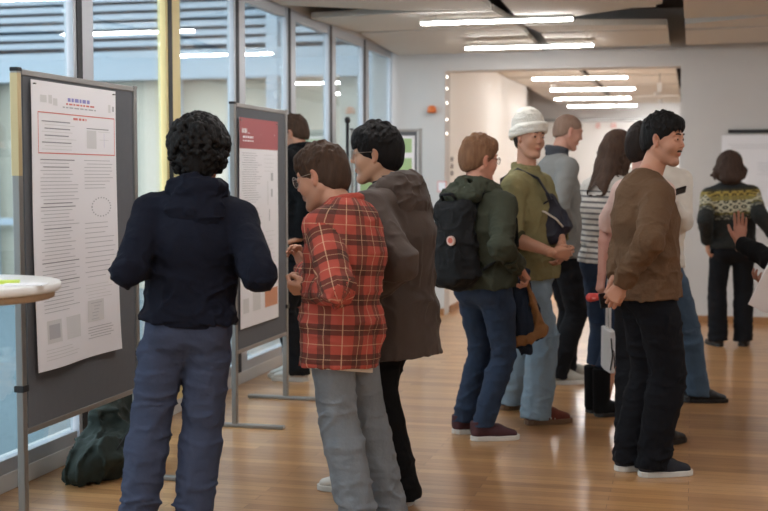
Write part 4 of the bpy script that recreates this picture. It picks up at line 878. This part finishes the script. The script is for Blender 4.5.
# jacket hanging from the hand
jw = Ep.W['R']; jk = empty('jacket', Ep.root, Ep.rz, 'dark navy jacket with a tan lining hanging from the hand of the olive hoodie', 'jacket'); M_JK = cloth('navy jacket cloth', (36, 44, 58)); M_JT = plain('tan corduroy', (134, 92, 52), .8, bump=.3, bscale=90)
g = Grid(*Ep.bb([Ep.J(520, 310, 0)], .42), .0075); T_ = Ep.J(523, 273, .10); g.path([T_, Ep.J(520, 300, .10), Ep.J(522, 332, .10)], [.035, .062, .075], .03); g.path([T_, Ep.J(531, 305, .12), Ep.J(537, 335, .12)], [.03, .035, .036], .03); g.tube(Ep.J(512, 335, .08), Ep.J(527, 350, .08), .035, .04, .03)
g.folds(.022, (13, 13, 5), 7.7); v, q = g.mesh(); link('outer', fast_mesh('outer', v, q), M_JK, jk)
g = Grid(*Ep.bb([Ep.J(530, 310, 0)], .36), .007); g.path([Ep.J(526, 280, .03), Ep.J(533, 302, .05), Ep.J(541, 330, .06), Ep.J(530, 340, .03), Ep.J(514, 342, -.01)], [.014, .022, .030, .024, .022], .02); g.folds(.012, (15, 15, 9), 1.7); v, q = g.mesh(); link('lining', fast_mesh('lining', v, q), M_JT, jk)
# white beanie
Fp = Fig((535, 420), -120, 1.80, 'person in a white knitted beanie, olive overshirt and light blue jeans', tone=(194, 144, 118))
Fp.pose((532, 268, 0), (526, 173, 0), (530, 138, -.02, -148, 4, -4), dict(e=(556, 232, 1), w=(562, 242, -1), n=(-.5, .3, -.4), d=(.0, -.3, -.8), curl=(35, 45, 30), th=.6), dict(e=(511, 238, -1), w=(554, 253, -1), n=(-.1, .8, .2), d=(.9, .2, -.1), curl=(40, 45, 30), th=.6), (510, 409, -66), (536, 424, -74), sw=.190, hs=.98)
Fp.body().brows(H_DK); Fp.hair('short', H_DK, t=.004, ts=.003, front=.046, side=-.006, nape=-.066); Fp.trousers(LJEAN, .022, hemr=.090, kneer=.088, thigh=.104, amp=.009, hem=.04)
Fp.top('overshirt', OLIVE, .034, hem=.06, waist=1.12, cuff=.12, amp=.011, cuffr=.012, arms='LR'); Fp.neckring('collar', OLIVE, .014, (.068, .066), .012, .03, z2=.018); Fp.shoes(RUST, GUM, sc=1.12, stripe=WSOLE, label='rust suede trainer with three white stripes')
for n_ in 'LR':
    d_ = nrm(Fp.W[n_]-Fp.E[n_]); MB().tube([Fp.E[n_]-d_*.03, Fp.E[n_]+d_*.02, Fp.E[n_]+d_*.06], [.066, .068, .062], 20).build('sleeve_cuff', cloth('dark olive cuff', (70, 66, 46)), Fp.o)
g = Grid((-.14, -.17, -.06), (.14, .15, .20), .0042); g.ell((0, -.036, .080), (.090, .108, .106), 0); g.cutp((0, 0, .008), (-.10, .30, -1))
pts = [(.090*math.sin(a), -.022-.108*math.cos(a), .026-.032*math.cos(a)-.010*math.sin(a)) for a in np.linspace(0, 2*PI, 25)]
g.path(pts, .015, .012); g.path([(x, y, z+.028) for x, y, z in pts], .014, .016); g.folds(.0025, (9, 9, 26), 4)
v, q = g.mesh(); M_KNIT = plain('white chunky knit', (232, 228, 218), .9, bump=.5, bscale=120); link('beanie', fast_mesh('beanie', xf(v*Fp.hs, Fp.HM, Fp.hc), q), M_KNIT, Fp.o)
sb = empty('shoulder_bag', Fp.root, Fp.rz, 'dark navy shoulder bag with a pale zip held under the arm of the white beanie', 'bag'); M_NV = plain('dark navy nylon', (26, 28, 44), .6, noise=.1, bump=.3, bscale=40)
g = Grid(*Fp.bb([Fp.J(550, 218, -.1)], .30), .007); g.tube(Fp.J(540, 205, -.06), Fp.J(560, 228, -.08), (.10, .06), (.09, .055), .03, side=Fp.VD((-.6, 0, -.7))); g.tube(Fp.J(538, 225, -.06), Fp.J(552, 238, -.08), .055, .05, .04); g.folds(.012, (9, 9, 9), 3.3)
v, q = g.mesh(); link('bag', fast_mesh('bag', v, q), M_NV, sb); MB().tube([Fp.J(533, 209, -.14), Fp.J(545, 212, -.158), Fp.J(556, 219, -.155), Fp.J(563, 227, -.14)], .006, 8).build('zip', OFFW, sb)
N_ = Fp.N; MB().tube([N_-Fp.f*.16-Fp.r*.02-Fp.u*.18, N_-Fp.f*.11+Fp.r*.08-Fp.u*.03, N_+Fp.r*.10+Fp.u*.022, N_+Fp.f*.11+Fp.r*.085-Fp.u*.035, N_+Fp.f*.180+Fp.r*.075-Fp.u*.16, Fp.J(541, 205, -.11)], .024, 10, flat=.3).build('strap', M_NV, sb)
# grey jumper
Gp = Fig((560, 384), -72, 1.86, 'tall person with thin cropped hair in a grey jumper, looking down', w=.92, tone=(190, 140, 120))
Gp.pose((561, 252, 0), (557, 157, 0), (569, 132, .02, -84, 18, 0), dict(e=(570, 206, 1), w=(577, 232, 1), n=(-.3, .2, -.6), d=(.2, -.3, -1), curl=(40, 45, 30)), dict(e=(559, 208, -1), w=(571, 230, 1), n=(.2, .6, .2), d=(.6, .2, -.8), curl=(35, 45, 30)), (566, 378, -75), (556, 384, -82), sw=.155, hs=.96)
Gp.body().brows(H_GREY, .002); Gp.hair('short', H_GREY, t=.002, ts=.003, front=.080, side=.0, nape=-.06, rough=.001); Gp.trousers(BLK2, .016, kneer=.074, hemr=.072); Gp.top('jumper', GREYS, .028, hem=.04, waist=1.08); Gp.neckring('turtleneck', CHAR, .018, (.060, .060), .008, .03, z2=.035); Gp.shoes(GREYSH, WSOLE, sc=1.1)
kt = empty('key_bunch', Gp.root, Gp.rz, 'bunch of dark keys hanging from the hands of the grey jumper', 'keys'); w_ = Gp.J(577, 247, -.02)
kr = MB(); kr.tube([w_+A3((0, .016*math.sin(a), .016*math.cos(a))) for a in np.linspace(0, 2*PI, 13)], .0022, 6); kr.build('ring', M_ALU, kt)
for j in (-1, 0, 1): MB().tube([w_-A3((0, 0, .014)), w_+A3((.004*j, .014*j, -.04)), w_+A3((.006*j, .018*j, -.085))], [.004, .008, .005], 6, flat=.35).build('key', M_BLACK, kt)
# striped top
Hp_ = Fig((598, 414), -48, 1.70, 'person with long straight brown hair in a white and grey striped top', w=.9, tone=LT)
Hp_.pose((606, 258, 0), (610, 177, 0), (619, 151, .03, -52, 4, 0), dict(e=(600, 222, 1), w=(618, 235, 1), n=(0, .3, -1), d=(.8, .3, 0)), dict(e=(611, 224, -1), w=(628, 235, 1), n=(0, .3, -1), d=(.8, .3, 0)), (595, 412, -60), (604, 416, -70), sw=.155, hs=1.0)
Hp_.body(); Hp_.hair('long', H_LONG, t=.014, ts=.009, front=.06, side=-.04, len=-.27, wid=.052, frame=.035, rough=.004, fr=(40, 40, 7), locks=120); Hp_.trousers(JEAN, .012, kneer=.064, hemr=.06, thigh=.096, hem=.30); Hp_.top('striped_top', STR, .024, hem=.03, waist=1.02, amp=.007); Hp_.shoes(BLK, BLKSH, boot=.20, name='boot', wide=1.25)
# brown sweater
Ip = Fig((645, 474), -80, 1.80, 'person with black hair and a moustache in a brown sweater, hands behind the back', w=.90, tone=(190, 138, 112))
Ip.pose((648, 288, 0), (646, 180, .0), (664, 140, .0, -128, 6, 0), dict(e=(624, 244, 1), w=(615, 279, -1), n=(.3, -.6, .2), d=(-.3, -.1, -1), curl=(40, 50, 35), th=.5), dict(e=(650, 240, -1), w=(622, 283, 1), n=(.3, .6, .1), d=(-.55, .0, -.8), curl=(45, 55, 35), th=.6), (627, 470, -76), (651, 476, -80), sw=.145, hs=1.0)
Ip.stubble = .25; Ip.body().brows(H_BLACK, .004); Ip.beard(H_BRN, chin=False); Ip.hair('short', H_BLACK, t=.018, ts=.004, front=.074, side=-.004, nape=-.062, quiff=.026, locks=190, comb=(0, .6, -.5))
Ip.trousers(cloth('black slacks', (18, 19, 24)), .012, hemr=.076, kneer=.086, thigh=.108, amp=.009, hem=.04); Ip.top('sweater', BRN, .034, hem=.045, flare=.010, waist=1.14, amp=.011, up=.01); Ip.neckring('neckband', BRN, .012, (.068, .066), .006, .02); Ip.shoes(DKSH, WSOLE, sc=1.04, label='dark trainer with a white sole')
ph = empty('phone', Ip.root, Ip.rz, 'black phone held behind the back of the brown sweater', 'phone'); pc = Ip.J(608, 300, -.05); M_PH = plain('black glass', (16, 16, 20), .2)
def slab(name, c, a, b, n, sz, m, par, bev=.004):
    a, b, n = nrm(a), nrm(b), nrm(n); mb = MB(); v_ = [A3(c)+a*sz[0]*i+b*sz[1]*j+n*sz[2]*k for k in (-.5, .5) for i, j in ((-.5, -.5), (.5, -.5), (.5, .5), (-.5, .5))]
    mb.add(v_, [(3, 2, 1, 0), (4, 5, 6, 7), (0, 1, 5, 4), (1, 2, 6, 5), (2, 3, 7, 6), (3, 0, 4, 7)]); return mb.build(name, m, par, bev)
a_ = Ip.VD((1, .1, .15)); b_2 = Ip.VD((-.15, .1, 1)); slab('phone_case', pc, a_, b_2, np.cross(a_, b_2), (.088, .072, .012), M_PH, ph); slab('camera_bump', pc-np.cross(a_, b_2)*-.008+b_2*.015+a_*.02, a_, b_2, np.cross(a_, b_2), (.025, .025, .004), M_BLACK, ph)
# pale pink shirt, mostly hidden
Jp = Fig((642, 448), -42, 1.74, 'person in a pale pink short sleeved top mostly hidden behind the brown sweater, dark hair', w=.78, tone=(200, 150, 136))
Jp.pose((643, 283, 0), (643, 178, 0), (646, 148, .04, -60, 4, 0), dict(e=(607, 228, 1), w=(602, 274, -1), n=(.8, .3, 0), d=(-.15, -.1, -1), curl=(45, 55, 40), th=.6), dict(e=(664, 232, 1), w=(662, 262, 1), n=(-.5, 0, 0), d=(0, .5, -.8)), (628, 449, -10), (658, 445, -60), sw=.14)
Jp.body(); Jp.hair('short', H_DK, t=.022, ts=.010, nape=-.085, side=-.03, front=.055, locks=180); Jp.trousers(BLK2, .015, kneer=.076, hemr=.07); Jp.top('tshirt', PINK, .024, hem=.05, cuff=.02, waist=1.0, cuffr=.008); Jp.shoes(BLKSH, BLKSH)
rd = empty('red_case', Jp.root, Jp.rz, 'small red case held in the hand behind the brown sweater', 'case'); rc_ = Jp.J(593, 298, -.06); M_RDC = plain('coral red plastic', (206, 74, 70), .45)
g = Grid(*Jp.bb([rc_], .08), .004); g.tube(rc_-Jp.VD((1, 0, -.2))*.015, rc_+Jp.VD((1, 0, .3))*.022, .024, .020, .01); v, q = g.mesh(); link('body_case', fast_mesh('body_case', v, q), M_RDC, rd)
slab('latch', rc_-Jp.VD((0, 1, 0))*.026, Jp.VD((1, 0, 0)), Jp.VD((0, 0, 1)), Jp.VD((0, 1, 0)), (.018, .010, .006), M_RED, rd, .002)
# off-white sweater with a phone
Np = Fig((683, 401), 188, 1.70, 'person in off white sweater holding a phone, mostly hidden behind the brown sweater', tone=LT)
Np.pose((655, 263, 0), (659, 168, 0), (658, 144, -.02, 160, 14, 0), dict(e=(683, 222, -1), w=(673, 207, -1), n=(-.5, .2, .3), d=(-.3, -.2, 1), curl=(35, 40, 30), th=.5), dict(e=(645, 222, -1), w=(655, 210, -1), n=(.3, 0, 1), d=(.6, -.4, .2)), (698, 402, -92), (676, 398, 200), sw=.158)
Np.body(); Np.hair('short', H_BRN, t=.014); Np.trousers(denim('mid blue denim', (70, 92, 112), (52, 72, 92)), .018, kneer=.078, hemr=.076); Np.top('sweater', OFFW, .030, hem=.02, waist=1.05, fr=(8, 8, 10)); Np.shoes(BLKSH, BLKSH)
pt = empty('phone', Np.root, Np.rz, 'dark phone held up in front of the off white sweater, beside the moustached face', 'phone'); pc = Np.J(676, 192, -.30); a_ = Np.VD((1, -.2, .32)); b_2 = Np.VD((-.1, -.75, .5)); slab('phone_case', pc, a_, b_2, np.cross(a_, b_2), (.125, .07, .010), M_PH, pt); slab('screen', pc+nrm(np.cross(a_, b_2))*.0055, a_, b_2, np.cross(a_, b_2), (.115, .062, .001), M_BLACK, pt, .0004)
# tote bag beside the boots
tb = at(608, 349, 7.0); t = empty('tote_bag', (tb[0], tb[1], float(tb[2])-.12), TH, 'white canvas tote bag with black marks hanging beside the dark boots', 'bag'); M_TOTE = plain('white canvas', (226, 226, 226), .8)
mb = MB(); mb.prism([(-.016, -.14), (.016, -.14), (.024, 0), (.016, .14), (-.016, .14), (-.024, 0)], 0, .24); mb.build('bag', M_TOTE, t, .008)
MB().tube([(0, -.05, .235), (0, -.045, .42), (0, .0, .56), (0, .045, .42), (0, .05, .235)], .008, 8).build('handle', M_TOTE, t)
mb = MB(); mb.tube([(-.012, -.143, .02), (.0, -.143, .10), (-.01, -.144, .20)], .004, 6); mb.tube([(.012, -.143, .03), (.008, -.143, .12), (-.01, -.143, .15)], .003, 6); mb.build('mark', M_BLACK, t)
# patterned sweater at the far wall
Kp = Fig((730, 348), -4, 1.72, 'person with a dark bob in a black, yellow and cream patterned sweater', tone=LT)
Kp.pose((732, 245, 0), (730, 186, 0), (729, 168, .02, -6, 8, 0), dict(e=(705, 220, -1), w=(707, 242, 1), n=(1, 0, 0), d=(.1, .1, -1)), dict(e=(760, 216, -1), w=(778, 240, 1), n=(-.4, .6, 0), d=(.4, .2, -.8)), (718, 346, 14), (743, 346, -22), sw=.175, hs=1.0)
Kp.body(); Kp.hair('bob', H_BOB, t=.034, ts=.034, len=-.05, wid=.094, tip=.045, frame=.03, rough=.006, locks=170); Kp.trousers(BLK2, .018, kneer=.082, hemr=.085, thigh=.10); Kp.top('patterned_sweater', FAIR, .032, hem=.02, waist=1.12, amp=.006); Kp.shoes(BLKSH, BLKSH)
# person at the right edge, hand raised
Lp = Fig((815, 432), 78, 1.78, 'person in black at the right edge, only a raised hand and sleeve showing', tone=(176, 122, 100))
Lp.pose((820, 285, 0), (818, 192, 0), (808, 158, 0, 85, 4, 0), dict(e=(775, 262, -1), w=(740, 243, 1), n=(-.35, -.9, .1), d=(.05, .1, 1), curl=(8, 14, 10), th=-.3), dict(e=(790, 262, 1), w=(775, 285, 1), n=(0, 0, 1), d=(-1, 0, .2)), (808, 436, 80), (818, 420, 80), sw=.18)
Lp.body(); Lp.hair('short', H_DK, t=.015); Lp.trousers(BLK2, .018); Lp.top('sweater', HOODIE_BLK, .030, hem=.05, waist=1.1); Lp.shoes(BLKSH, BLKSH)
pp2 = empty('clipboard', Lp.root, Lp.rz, 'pale clipboard edge held by the person in black at the right edge', 'clipboard'); c_ = Lp.J(770, 285, -.12); a_ = Lp.VD((.42, 0, .9)); b_2 = Lp.VD((.75, .6, -.35)); n_2 = np.cross(a_, b_2); slab('backing', c_, a_, b_2, n_2, (.30, .20, .006), M_PAPER, pp2, .002); slab('sheet', c_-nrm(n_2)*.004, a_, b_2, n_2, (.28, .185, .001), M_PAPER, pp2, .0003); slab('clip', c_+nrm(a_)*.135-nrm(n_2)*.006, a_, b_2, n_2, (.02, .07, .006), M_ALU, pp2, .001)

# ------------------------------------------------------------------ daylight, camera
w = bpy.data.worlds.new('overcast sky'); SC.world = w; w.use_nodes = True; bg = w.node_tree.nodes['Background']; bg.inputs[0].default_value = (.86, .93, 1.0, 1); bg.inputs[1].default_value = 1.6
cam = bpy.data.cameras.new('camera'); co = bpy.data.objects.new('camera', cam); COL.objects.link(co); SC.camera = co
co.location = (0, 0, CH); co.rotation_euler = (PI/2-PT, 0, TH); cam.sensor_width = 36; cam.lens = F/768*36; cam.clip_end = 120
cam.dof.use_dof = True; cam.dof.focus_distance = 5.4; cam.dof.aperture_fstop = 2.8
vs = SC.view_settings; vs.view_transform = 'Standard'; vs.look = 'None'; vs.exposure = 1.10; vs.gamma = 1; vs.use_curve_mapping = False
